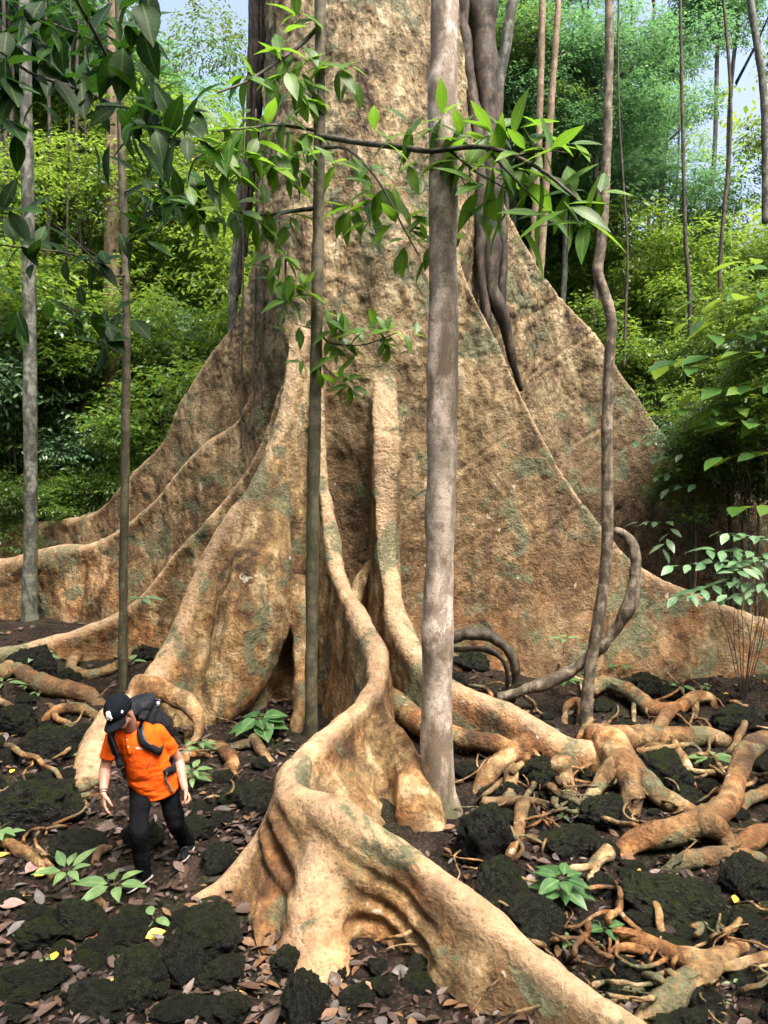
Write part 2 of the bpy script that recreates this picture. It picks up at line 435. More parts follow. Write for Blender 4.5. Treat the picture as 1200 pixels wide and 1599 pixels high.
SRC.append(('trunk', V, F, np.column_stack([np.full(len(V), 2.0), V[:, 2]])))

TREE_BASE = np.array([-0.3, 13.0, 0.0])
BUTT = {}
BUTT['far_left'] = [(420, 330, 13.4, 0.162, 0.310, 0.310, 2), (405, 400, 13.6, 0.162, 0.372, 0.372, 2), (370, 500, 14.0, 0.135, 0.372, 0.310, 2), (330, 560, 14.4, 0.121, 0.372, 0.310, 2.2), (290, 620, 14.8, 0.121, 0.434, 0.310, 2.2), (262, 680, 15.2, 0.121, 0.496, 0.310, 2.2), (200, 750, 15.8, 0.135, 0.496, 0.310, 2.2), (150, 798, 16.3, 0.162, 0.372, 0.310, 1.6), (60, 815, 16.8, 0.203, 0.310, 0.248, 1.4), (0, 822, 17, 0.216, 0.279, 0.248, 1.2), (-120, 850, 17.3, 0.216, 0.248, 0.248, 1.2)]
BUTT['left_low'] = [(425, 540, 12.6, 0.144, 0.375, 0.375, 2), (385, 640, 13.2, 0.156, 0.375, 0.375, 2), (300, 715, 13.9, 0.168, 0.450, 0.375, 2), (250, 775, 14.4, 0.180, 0.450, 0.300, 1.8), (200, 820, 14.8, 0.192, 0.375, 0.300, 1.6), (150, 846, 15.2, 0.216, 0.338, 0.300, 1.4), (90, 852, 15.6, 0.288, 0.375, 0.300, 1.1), (30, 866, 15.8, 0.336, 0.375, 0.300, 1.0), (-90, 895, 16.0, 0.336, 0.375, 0.300, 1.0)]
BUTT['left_mid'] = [(464, 440, 12.6, .12, .4, .4, 2), (450, 560, 11.9, 0.138, 0.300, 0.300, 2), (418, 680, 12.0, 0.138, 0.300, 0.300, 2), (370, 760, 12.2, 0.149, 0.375, 0.300, 2), (320, 815, 12.35, 0.161, 0.375, 0.300, 2), (280, 855, 12.45, 0.161, 0.413, 0.300, 2), (222, 930, 12.5, 0.172, 0.375, 0.300, 1.7), (150, 970, 12.4, 0.196, 0.300, 0.300, 1.4), (80, 992, 12.3, 0.196, 0.262, 0.262, 1.2), (0, 1012, 12.2, 0.184, 0.225, 0.225, 1.2), (-90, 1030, 12.1, 0.172, 0.225, 0.225, 1.2)]
BUTT['left_front'] = [(482, 330, 12.3, .16, .4, .3, 2), (478, 440, 11.6, .16, .4, .3, 2), (455, 590, 11.2, .18, .5, .35, 2), (425, 690, 10.95, .19, .6, .35, 2), (385, 765, 10.75, .19, .75, .35, 2), (340, 830, 10.55, .19, .95, .35, 1.6), (305, 900, 10.3, .19, 1.15, .35, 1.4), (278, 970, 10.05, .18, 1.1, .35, 1.3), (250, 1030, 9.7, .18, .8, .3, 1.2), (215, 1075, 9.2, .18, .4, .3, 1.2), (172, 1100, 8.7, .19, .3, .3, 1.1), (150, 1145, 8.2, .17, .25, .25, 1.1), (140, 1210, 7.6, .13, .2, .2, 1.1)]
BUTT['front'] = [(490, 400, 12.2, .12, .3, .4, 2), (492, 520, 11.4, .12, .3, .4, 2), (500, 690, 11.0, .11, .35, .4, 2), (512, 790, 10.6, .11, .35, .4, 2), (530, 890, 10.1, .11, .4, .4, 2), (560, 950, 9.4, .12, .45, .45, 2), (588, 1008, 8.7, .12, .5, .5, 2), (590, 1050, 8.2, .12, .65, .5, 1.8), (570, 1085, 7.7, .12, .85, .45, 1.6), (525, 1122, 7.2, .12, 1.1, .4, 1.5), (480, 1162, 6.75, .12, 1.15, .4, 1.4), (450, 1202, 6.25, .12, .9, .8, 1.2), (460, 1222, 5.95, .11, .55, 1.15, 1.1), (505, 1235, 5.72, .11, .35, 1.20, 1.05), (560, 1265, 5.48, .105, .3, 1.0, 1.1), (605, 1297, 5.32, .10, .3, .40, 1.5), (645, 1325, 5.18, .10, .3, .17, 1.8), (690, 1360, 5.03, .10, .3, .17, 1.8), (740, 1398, 4.87, .10, .3, .40, 1.3), (800, 1448, 4.66, .10, .3, .55, 1.15), (860, 1495, 4.46, .10, .3, .55, 1.1), (930, 1548, 4.25, .10, .3, .5, 1.1), (1010, 1604, 4.02, .10, .3, .5, 1.1), (1110, 1690, 3.75, .10, .3, .5, 1.1)]
BUTT['front_lobe'] = [(470, 1225, 6.2, .12, .3, .3, 1.5), (440, 1240, 6.08, .12, .35, .3, 1.4), (412, 1287, 5.95, .11, .4, .3, 1.4), (385, 1325, 5.85, .09, .42, .25, 1.4), (345, 1366, 5.74, .08, .35, .22, 1.3), (305, 1396, 5.63, .08, .25, .2, 1.2), (258, 1430, 5.5, .07, .15, .15, 1.2)]
BUTT['front_toe'] = [(520, 1262, 5.72, .14, .3, .3, 1.2), (505, 1315, 5.42, .22, .3, .3, 1.2), (490, 1405, 5.06, .24, .36, .40, 1.0), (484, 1500, 4.76, .24, .40, .48, 1.0), (482, 1585, 4.50, .22, .40, .46, 1.0), (482, 1670, 4.26, .18, .3, .3, 1.0)]
BUTT['column'] = [(599, 380, 12.5, .08, .3, .3, 2), (600, 470, 11.95, .12, .4, .4, 2), (601, 550, 11.5, .18, .35, .35, 2), (602, 630, 11.15, .20, .22, .22, 2), (603, 700, 10.95, .20, .22, .22, 2), (603, 800, 10.85, .19, .24, .24, 2), (608, 880, 10.65, .17, .28, .28, 2), (622, 950, 10.2, .15, .3, .35, 2), (645, 1005, 9.7, .15, .3, .4, 1.8), (680, 1045, 9.3, .16, .35, .4, 1.6), (720, 1070, 9.05, .17, .35, .4, 1.4), (770, 1088, 8.85, .18, .32, .38, 1.2), (830, 1115, 8.55, .19, .3, .34, 1.1), (880, 1148, 8.3, .19, .28, .32, 1.0), (935, 1160, 8.2, .17, .24, .28, 1.0), (975, 1168, 8.15, .13, .2, .2, 1.0)]
BUTT['right'] = [(690, 290, 12.7, .08, .4, .5, 2), (705, 350, 12.1, .08, .4, .5, 2), (727, 430, 12.1, .07, .4, .7, 2), (780, 540, 12.1, .06, .4, .85, 2), (830, 648, 12.0, .06, .4, .9, 2), (880, 740, 11.95, .06, .4, .9, 2), (940, 822, 11.85, .06, .4, .85, 1.8), (1000, 882, 11.8, .07, .4, .75, 1.6), (1060, 914, 11.75, .09, .4, .7, 1.2), (1130, 942, 11.7, .11, .4, .65, 1.0), (1210, 968, 11.65, .12, .4, .6, 1.0), (1330, 1000, 11.6, .12, .4, .6, 1.0)]
BUTT['far_right'] = [(745, 220, 13.3, .08, .5, .4, 2), (795, 335, 13.5, .07, .5, .5, 2), (850, 430, 13.8, .06, .5, .6, 2), (920, 512, 14.0, .06, .5, .6, 2), (990, 610, 14.2, .06, .5, .6, 2), (1040, 682, 14.4, .06, .5, .6, 2), (1100, 740, 14.6, .08, .5, .6, 1.6), (1180, 775, 14.8, .10, .5, .5, 1.4), (1320, 805, 15.0, .10, .5, .5, 1.2)]
for i, (k, st) in enumerate(BUTT.items()):
    add_wall(k, st, seed=i, fold={'front': .10, 'front_toe': .10, 'column': .02, 'left_front': .13, 'left_mid': .10, 'left_low': .10, 'far_left': .10}.get(k, .07), rim={'front': .12, 'left_low': .2, 'left_mid': .2}.get(k, 0))
# swellings, strands and small spurs that grow into the buttresses
add_tube('left_front', [P(442, 700, 11.35), P(428, 800, 10.95), P(402, 900, 10.45), P(388, 990, 10.15), P(355, 1080, 9.85), P(315, 1140, 9.5)], [.12, .28, .48, .52, .40, .15], seed=3)
add_tube('left_front', [P(215, 1070, 9.2), P(265, 1085, 8.9), P(300, 1105, 8.7), P(312, 1135, 8.6), P(295, 1165, 8.4)], [.16, .17, .15, .12, .06], seed=4)
add_tube('front', [P(470, 900, 10.7), P(470, 1000, 10.2), P(468, 1090, 9.6), P(462, 1160, 9.1)], [.12, .13, .14, .08], seed=5)
add_tube('front', [P(590, 1110, 7.85), P(635, 1190, 7.4), P(660, 1265, 7.0), P(672, 1320, 6.75)], [.14, .25, .27, .22], seed=6)
add_tube('front', [P(395, 1420, 5.4), P(402, 1480, 5.0), P(408, 1540, 4.72), P(418, 1630, 4.4)], [.10, .09, .07, .06], seed=10)
add_tube('column', [P(575, 880, 11.2), P(555, 930, 11.1), P(540, 985, 11.0)], [.05, .07, .06], seed=12)
VOX = 0.028
pieces = [(V, F) for _, V, F, _ in SRC]
v, f, e = fused(pieces, VOX, 6)
# label every vertex by the nearest source piece
tot = sum(len(s_[1]) for s_ in SRC); kd = KDTree(tot); lab = np.empty(tot, np.int32); att = np.empty((tot, 2)); k = 0
names = []
for nm, V, F, A in SRC:
    if nm not in names: names.append(nm)
    lab[k:k + len(V)] = names.index(nm); att[k:k + len(V)] = A
    for q in V: kd.insert(q, k); k += 1
kd.balance()
near = np.fromiter((kd.find(q)[1] for q in v), np.int64, len(v))
vl, va = lab[near], att[near]
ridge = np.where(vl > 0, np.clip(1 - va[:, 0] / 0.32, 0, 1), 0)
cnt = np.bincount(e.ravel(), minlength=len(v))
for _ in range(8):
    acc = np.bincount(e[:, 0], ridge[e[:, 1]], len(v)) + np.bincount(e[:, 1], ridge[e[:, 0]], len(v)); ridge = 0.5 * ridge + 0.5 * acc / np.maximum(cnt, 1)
# melt the joins between pieces, keeping the crests crisp
keep = (1 - np.clip(ridge * 1.6, 0, 1))[:, None] * 0.5
for _ in range(26):
    acc = np.column_stack([np.bincount(e[:, 0], v[e[:, 1], a], len(v)) + np.bincount(e[:, 1], v[e[:, 0], a], len(v)) for a in range(3)])
    v = v + keep * (acc / np.maximum(cnt, 1)[:, None] - v)
# lumps, pits and flutes in the bark itself
nr = normals(v, f)
q1 = v * np.array([1.5, 1.5, 0.75]); q2 = v * np.array([5, 5, 3.0]); q3 = v * np.array([13, 13, 9.0])
lump = 0.065 * fbm(q1, 3, 3) + 0.026 * fbm(q2, 3, 8) - 0.024 * np.maximum(0, fbm(q3, 2, 21) - 0.1)
lump *= (1 - 0.55 * ridge)
lump += 0.03 * np.minimum(0, fbm(v * np.array([2.6, 2.6, 1.1]) + 5, 2, 61) + 0.25) * (1 - ridge)      # hollows
fr = np.isin(vl, [names.index(k_) for k_ in ('front', 'front_lobe', 'front_toe')]) * np.clip((6.0 - v[:, 1]) / .2, 0, 1) * (1 - ridge) * np.clip((.45 - v[:, 0]) / .2, 0, 1)
qf = 0.42 * v[:, 0] + 0.908 * v[:, 2] + 0.05 * fbm(v * 2.2, 2, 81)
for (a_, b_, d_, dp, wd) in ((480, 1330, 5.45, .085, .045), (470, 1400, 5.15, .075, .05), (470, 1480, 4.85, .05, .045), (520, 1300, 5.5, .035, .03)):
    k_ = P(a_, b_, d_); c_ = 0.42 * k_[0] + 0.908 * k_[2]; m_ = fr * np.clip(vnoise(v * 1.3 + c_ * 7, 82) * 1.5 + .9, 0, 1)
    lump -= dp * m_ * np.exp(-((qf - c_) / wd) ** 2); lump += dp * .55 * m_ * np.exp(-((qf - c_ - 2.0 * wd) / (1.3 * wd)) ** 2)
face = np.isin(vl, [names.index('right'), names.index('far_right')])
ph = 0.57 * v[:, 0] - 0.82 * v[:, 2] + 0.10 * fbm(v * 0.8, 2, 71); rc = np.random.default_rng(4)
ph2 = 0.70 * v[:, 0] + 0.60 * v[:, 2] + 0.12 * fbm(v * 0.7, 2, 72)
for c_ in np.cumsum(rc.uniform(.35, 1.2, 15)) - 7.0:
    m_ = face * np.clip(vnoise(v * 0.9 + c_ * 3, 73) * 2 + .5, 0, 1); lump -= 0.022 * m_ * np.exp(-((ph - c_) / 0.035) ** 2); lump += 0.010 * m_ * np.exp(-((ph - c_ - .08) / 0.05) ** 2)
for c_ in np.cumsum(rc.uniform(.7, 1.6, 7)) - 1.0:
    m_ = face * np.clip(vnoise(v * 0.7 + c_ * 5, 74) * 2 + .2, 0, 1); lump -= 0.018 * m_ * np.exp(-((ph2 - c_) / 0.04) ** 2)
colm = vl == names.index('column')
for c_ in (3.55, 3.62, 3.85, 3.9): lump -= 0.018 * colm * np.exp(-((v[:, 2] + .12 * np.abs(v[:, 0] + .05) * 2 - c_) / 0.025) ** 2)
top = np.clip((v[:, 2] - 3.0) / 2.0, 0, 1)
flk = vnoise(v * np.array([9, 9, 6.5]), 31); lump += (1 - ridge) * top * 0.022 * np.abs(flk) * np.sign(vnoise(v * 4, 33))
v = v + nr * lump[:, None]
v = laplace(v, e, 1)
nr = normals(v, f)
BR = {'far_right': 1.0, 'right': .6, 'far_left': .4, 'left_low': .2, 'trunk': .65, 'column': .15}  # lower trunk also browned to paint in the shade of its recess
brown = np.array([BR.get(nm, 0.0) for nm in names])[vl] * np.where(vl == 0, np.clip((5 - v[:, 2]) / 3, 0, 1), 1)
for _ in range(25):
    brown = 0.5 * brown + 0.5 * (np.bincount(e[:, 0], brown[e[:, 1]], len(v)) + np.bincount(e[:, 1], brown[e[:, 0]], len(v))) / np.maximum(cnt, 1)
tree = empty('giant_buttressed_tree', TREE_BASE, 'enormous tan buttressed rainforest tree with flared winding roots, filling the middle', 'tree')
vlab = vl.copy()
for _ in range(5):                                             # tidy the borders between parts
    pass
fl = vlab[f[:, 0]]
def sub_mesh(name, sel, parent, mat):
    ff = f[sel]; used, inv = np.unique(ff, return_inverse=True); ff = inv.reshape(-1, 4)
    me = mesh(name, v[used] - TREE_BASE, ff, True); me.materials.append(mat)
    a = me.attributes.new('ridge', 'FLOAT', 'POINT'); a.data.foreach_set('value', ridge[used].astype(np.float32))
    a = me.attributes.new('brown', 'FLOAT', 'POINT'); a.data.foreach_set('value', brown[used].astype(np.float32))
    me.normals_split_custom_set_from_vertices(nr[used].astype(np.float32))
    o = link_mesh(name, me, parent); ORG[o.name] = TREE_BASE; return o
PART_LABEL = {'front': 'snaking root wall that winds forward to the bottom of the photo', 'far_right': 'darker brown buttress behind the right one', 'column': 'slim round buttress column running into a surface root',
              'right': 'tall thin triangular buttress on the right', 'left_front': 'bulging pale buttress behind the man'}
for i, nm in enumerate(names):
    if nm in ('front_lobe', 'front_toe'): continue
    sel = fl == i
    if nm == 'front': sel = sel | (fl == names.index('front_lobe')) | (fl == names.index('front_toe'))
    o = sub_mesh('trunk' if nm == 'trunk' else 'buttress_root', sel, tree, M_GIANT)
    if nm in PART_LABEL: o['label'] = PART_LABEL[nm]

# surface roots: rows of (px, py, height, radius in photo px)
def root(pts, wob=0.18, seed=0, name='surface_root', parent=tree, mat=None, sides=12):
    p3, rr = [], []
    for px, py, h, r in pts:
        g = G(px, py); 
        for _ in range(3): g = Gz(px, py, float(gh(g[0], g[1])) + h)
        p3.append(g); rr.append(r * mpp(g[1]) * (.87 if px > 700 else 1))
    p3[-1][2] -= 1.7 * rr[-1]; rr[-1] *= .75
    if pts[0][2] < .06: p3[0][2] -= 1.4 * rr[0]; rr[0] *= .8
    V, F = tube(p3, rr, sides, n=len(pts) * 8, wob=wob, seed=seed)
    V = V + (0.13 * np.array(rr).mean()) * np.column_stack([fbm(V * 9, 2, seed + k) for k in (1, 2, 3)])
    return mk(name, V, F, mat or M_GIANT, parent)
ROOTS = [
 [(930, 1158, .26, 34), (1000, 1150, .12, 22), (1060, 1152, .10, 19), (1110, 1152, .08, 17), (1160, 1156, .05, 13)],
 [(950, 1160, .26, 32), (975, 1195, .22, 27), (988, 1240, .12, 21), (985, 1295, .0, 18)],
 [(965, 1185, .25, 18), (935, 1225, .15, 13), (903, 1262, .02, 10)],
 [(985, 1195, .22, 24), (1022, 1235, .14, 20), (1060, 1258, .08, 17), (1110, 1268, .0, 11)],
 [(600, 1085, .3, 22), (660, 1130, .22, 20), (720, 1152, .18, 19), (790, 1166, .14, 17), (830, 1166, .05, 12)],
 [(835, 1158, .16, 22), (800, 1178, .15, 19), (765, 1205, .1, 16), (735, 1246, .0, 13)],
 [(800, 1200, .1, 12), (795, 1240, .0, 13), (792, 1262, -.05, 11)],
 [(870, 1190, .2, 26), (880, 1215, .1, 20), (895, 1245, .0, 15)],
 [(755, 1252, .1, 10), (800, 1250, .1, 9), (840, 1252, .08, 7), (872, 1254, .02, 5)],
 [(816, 1252, .12, 14), (812, 1285, .08, 12), (805, 1318, .05, 10), (782, 1352, .0, 7)],
 [(812, 1300, .05, 9), (840, 1312, .05, 8), (868, 1322, .02, 6)],
 [(1260, 1190, .35, 22), (1215, 1158, .55, 20), (1172, 1168, .58, 20), (1152, 1212, .42, 21), (1134, 1256, .28, 24), (1090, 1285, .20, 25), (1035, 1302, .15, 27), (985, 1318, .08, 22), (945, 1342, .02, 15)],
 [(1095, 1282, .25, 30), (1128, 1300, .15, 20), (1142, 1325, .08, 13), (1165, 1350, .0, 9)],
 [(1130, 1335, .02, 15), (1165, 1318, .08, 19), (1200, 1300, .12, 19), (1260, 1285, .1, 17)],
 [(1030, 1352, .02, 16), (1085, 1342, .06, 19), (1150, 1334, .05, 15), (1200, 1330, .0, 10)],
 [(950, 1330, .1, 15), (932, 1345, .12, 11), (924, 1372, .05, 9), (926, 1400, -.05, 7)],
 [(922, 1078, .08, 12), (948, 1066, .14, 14), (985, 1082, .12, 15), (1020, 1108, .1, 15), (1055, 1108, .1, 14), (1085, 1090, .12, 12), (1108, 1090, .1, 9), (1118, 1104, .0, 7)],
 [(1045, 1112, .1, 14), (1028, 1138, .1, 11), (1000, 1168, .08, 9)],
 [(1085, 1095, .1, 8), (1088, 1120, .02, 6)],
 [(882, 1132, .0, 6), (884, 1106, .1, 7), (898, 1094, .16, 7), (908, 1106, .1, 7), (902, 1132, .0, 6)],
 [(1052, 1160, .15, 8), (1072, 1195, .08, 9), (1086, 1242, .0, 8)],
 [(995, 1172, .2, 5), (1040, 1168, .18, 5), (1085, 1164, .15, 4), (1104, 1196, .0, 3)],
 [(832, 1170, .25, 4), (868, 1208, .15, 4), (935, 1222, .05, 3)],
 [(990, 1096, .12, 4), (990, 1130, .06, 4), (992, 1168, .0, 3)],
 [(1225, 1225, .15, 14), (1190, 1240, .12, 13), (1160, 1255, .1, 12), (1140, 1275, .02, 9)],
 [(965, 1458, .08, 12), (1010, 1470, .1, 16), (1060, 1494, .1, 18), (1110, 1502, .1, 19), (1150, 1480, .06, 14), (1175, 1470, -.02, 9)],
 [(1120, 1503, .1, 20), (1080, 1532, .1, 25), (1040, 1560, .08, 25), (985, 1592, .0, 16)],
 [(950, 1500, .02, 7), (965, 1482, .06, 8), (1010, 1486, .07, 9), (1080, 1504, .06, 10)],
 [(968, 1396, .02, 6), (985, 1392, .1, 6), (1012, 1398, .16, 7), (1028, 1420, .12, 7), (1032, 1450, .04, 7), (1050, 1466, .0, 5)],
 [(970, 1396, .08, 5), (966, 1420, .06, 5), (985, 1442, .03, 5), (1010, 1455, .0, 5)],
 [(1105, 1508, .08, 14), (1150, 1508, .08, 12), (1200, 1494, .06, 11), (1260, 1480, .02, 9)],
 [(975, 1508, .02, 6), (1002, 1506, .08, 7), (1014, 1530, .02, 6)],
 [(930, 1536, .0, 7), (965, 1546, .06, 8), (1015, 1545, .05, 7), (1060, 1545, .02, 6)],
 [(-60, 1060, .1, 13), (0, 1050, .12, 14), (25, 1038, .15, 13), (45, 1058, .14, 14), (85, 1074, .12, 15), (130, 1082, .1, 14), (168, 1090, .1, 12)],
 [(20, 1042, .14, 7), (34, 1062, .06, 5), (40, 1078, .0, 4)],
 [(66, 1120, .02, 7), (92, 1108, .1, 9), (130, 1108, .1, 9), (160, 1112, .08, 8)],
 [(122, 1022, .15, 8), (112, 1042, .06, 8), (138, 1054, .04, 8), (172, 1046, .06, 8), (195, 1018, .15, 7)],
 [(320, 1148, .05, 9), (352, 1172, .08, 11), (362, 1198, .06, 11), (335, 1208, .02, 8)],
 [(358, 1195, .06, 8), (372, 1215, .02, 7)], [(395, 1152, .1, 9), (408, 1172, .06, 9), (428, 1190, .02, 6)], [(395, 1160, .06, 8), (370, 1165, .06, 7), (350, 1170, .05, 6)],
 [(-30, 1300, .02, 10), (5, 1312, .06, 10), (35, 1330, .06, 10), (70, 1352, .05, 10), (98, 1376, .0, 8)],
 [(148, 1348, .0, 7), (154, 1330, .05, 8), (178, 1314, .03, 7)],
 [(130, 1415, .02, 9), (145, 1405, .08, 11), (165, 1408, .02, 8)],
]
for i, r_ in enumerate(ROOTS): root(r_, seed=40 + i)

# fine rootlets that wander between the thick ones
rr_ = random.Random(8)
for k in range(150):
    if k < 125: px, py = rr_.uniform(760, 1180), rr_.uniform(1090, 1560)
    else: px, py = rr_.uniform(0, 420), rr_.uniform(1080, 1300)
    a = rr_.uniform(0, 6.28); pts = []; n_ = rr_.randint(5, 11); r0 = rr_.choice([2, 2.5, 3, 3.5, 4.5, 6, 8]); st = rr_.uniform(16, 30)
    for j in range(n_):
        pts.append((px, py, rr_.uniform(.02, .20) if 0 < j < n_ - 1 else -.02, r0 * (1 - .07 * j))); a += rr_.uniform(-.75, .75); px += st * math.cos(a); py += st * .6 * math.sin(a)
    root(pts, seed=300 + k, sides=7, name='rootlet')
# ------------------------------------------------------------------ forest floor
def axis(lo, hi, dense_lo, dense_hi, step, growth=1.16):
    a = list(np.arange(dense_lo, dense_hi, step)); s = step; x = a[-1]
    while x < hi: s *= growth; x += s; a.append(x)
    s = step; x = a[0]; b = []
    while x > lo: s *= growth; x -= s; b.append(x)
    return np.array(b[::-1] + a)
gx = axis(-320, 320, -8, 8, 0.07); gy = axis(-30, 400, 2.5, 15, 0.07)
X, Y = np.meshgrid(gx, gy); Z = gh(X, Y)
near_ = np.clip((15 - Y) / 3, 0, 1) * np.clip((9 - np.abs(X)) / 2, 0, 1)
Z = Z + near_ * 0.022 * fbm(np.stack([X * 8, Y * 8, X * 0], -1), 3, 77)
V = np.column_stack([X.ravel(), Y.ravel(), Z.ravel()]); nx_, ny_ = len(gx), len(gy)
ii = (np.arange(ny_ - 1)[:, None] * nx_ + np.arange(nx_ - 1)[None, :]).ravel()
F = np.column_stack([ii, ii + 1, ii + nx_ + 1, ii + nx_])
t = NT('forest_floor'); p = t.pos()
c = t.ramp(t.noise(p, 2.2, 6, 0.65), [(0.38, (0.004, 0.0035, 0.003)), (0.52, (0.012, 0.0085, 0.0065)), (0.64, (0.028, 0.019, 0.015))])
c = t.mix(t.ramp(t.noise(p, 1.1, 5, 0.6, 0.5), [(0.52, 0.0), (0.64, 0.75)]), c, (0.014, 0.018, 0.007))
c = t.mix(t.ramp(t.vor(p, 26), [(0.25, 0.45), (0.5, 0.0)]), c, (0.06, 0.038, 0.030))
hh = t.math('ADD', t.noise(p, 18, 6, 0.7), t.math('MULTIPLY', t.vor(p, 24), 0.6))
M_FLOOR = t.done(c, 0.85, t.bump(hh, 0.9, 0.05), 0.1)
tag(mk('ground', V, F, M_FLOOR), kind='structure')

# ------------------------------------------------------------------ black lava rocks with moss
def rock_mat():
    t = NT('mossy_lava_rock'); p = t.pos()
    c = t.ramp(t.noise(p, 5, 7, 0.75), [(0.40, (0.0055, 0.0055, 0.0056)), (0.60, (0.036, 0.0355, 0.034))])
    geo = t.n('ShaderNodeNewGeometry'); sep = t.n('ShaderNodeSeparateXYZ'); t.l(geo.outputs['Normal'], sep.inputs[0])
    inf = t.n('ShaderNodeObjectInfo').outputs['Random']
    amt = t.math('MULTIPLY', t.ramp(sep.outputs['Z'], [(0.25, 0.0), (0.8, 1.0)]), t.ramp(t.noise(t.pos(), 3.2, 5, 0.65), [(0.38, 0.0), (0.56, 1.0)]))
    amt = t.math('MULTIPLY', amt, t.math('ADD', t.math('MULTIPLY', inf, 0.7), 0.35), clamp=True)
    moss = t.ramp(t.noise(p, 14, 4), [(0.3, (0.014, 0.022, 0.006)), (0.7, (0.052, 0.072, 0.018))])
    c = t.mix(amt, c, moss)
    c = t.mix(t.ramp(t.noise(p, 11, 2, 0.5), [(0.70, 0.0), (0.73, 0.6)]), c, (0.13, 0.15, 0.10))
    h = t.math('SUBTRACT', t.noise(p, 7, 7, 0.8), t.math('MULTIPLY', t.ramp(t.vor(p, 9), [(0.0, 1.0), (0.35, 0.0)]), 0.5))
    return t.done(c, 0.6, t.bump(h, 1.0, 0.3), 0.12)
M_ROCK = rock_mat()
ROCKV = []
def ico(sub):
    import bmesh
    bm = bmesh.new(); bmesh.ops.create_icosphere(bm, subdivisions=sub, radius=1.0)
    V = np.array([q.co[:] for q in bm.verts]); F = np.array([[q.index for q in fc.verts] for fc in bm.faces]); bm.free(); return V, F
IV, IF = ico(5)
for k in range(7):
    d = IV * (1 + 0.30 * fbm(IV * 1.1 + k * 7.7, 2, k)[:, None] + 0.13 * fbm(IV * 3.3 + k, 3, k + 50)[:, None] + 0.05 * fbm(IV * 9 + k, 2, k + 90)[:, None])
    for c_ in range(5):                                      # a few broken flat sides
        nvec = np.random.default_rng(k * 9 + c_).normal(size=3); nvec /= np.linalg.norm(nvec); s_ = d @ nvec; lim = 0.74
        d = d - np.maximum(0, s_ - lim)[:, None] * nvec * 0.8
    d = d + IV * (0.06 * fbm(IV * 8 + k, 3, k + 70) - 0.07 * np.maximum(0, vnoise(IV * 13 + k, k + 71)))[:, None]
    me = mesh('rock', d, IF, True); me.materials.append(M_ROCK); ROCKV.append(me)
def rock(px, py, wpx, hpx, label, group=None, kind=None, deep=None, sink=0.30, rot=None):
    """px, py is the rock's middle in the photo; wpx, hpx its half sizes"""
    g = G(px, py + hpx * 0.75); mp_ = mpp(g[1])
    o = link_mesh('rock', ROCKV[random.randrange(7) if kind is None else kind])
    wx, h_ = wpx * mp_, hpx * mp_; ph_ = math.atan2(HC - g[2], g[1]); wy = min(wx * random.uniform(.75, .95), .78 * h_ / math.sin(ph_))
    hz = math.sqrt(max((.45 * h_) ** 2, h_ ** 2 - (wy * math.sin(ph_)) ** 2)) / math.cos(ph_) * 1.12
    o.location = (g[0], g[1] + wy * 0.25, g[2] + hz * .42)
    o.scale = (wx, wy, hz)
    o.rotation_euler = (random.uniform(-.25, .25), random.uniform(-.25, .25), random.uniform(-.5, .5) + random.choice([0, math.pi]) if rot is None else rot)
    return tag(o, label, 'rock', group)
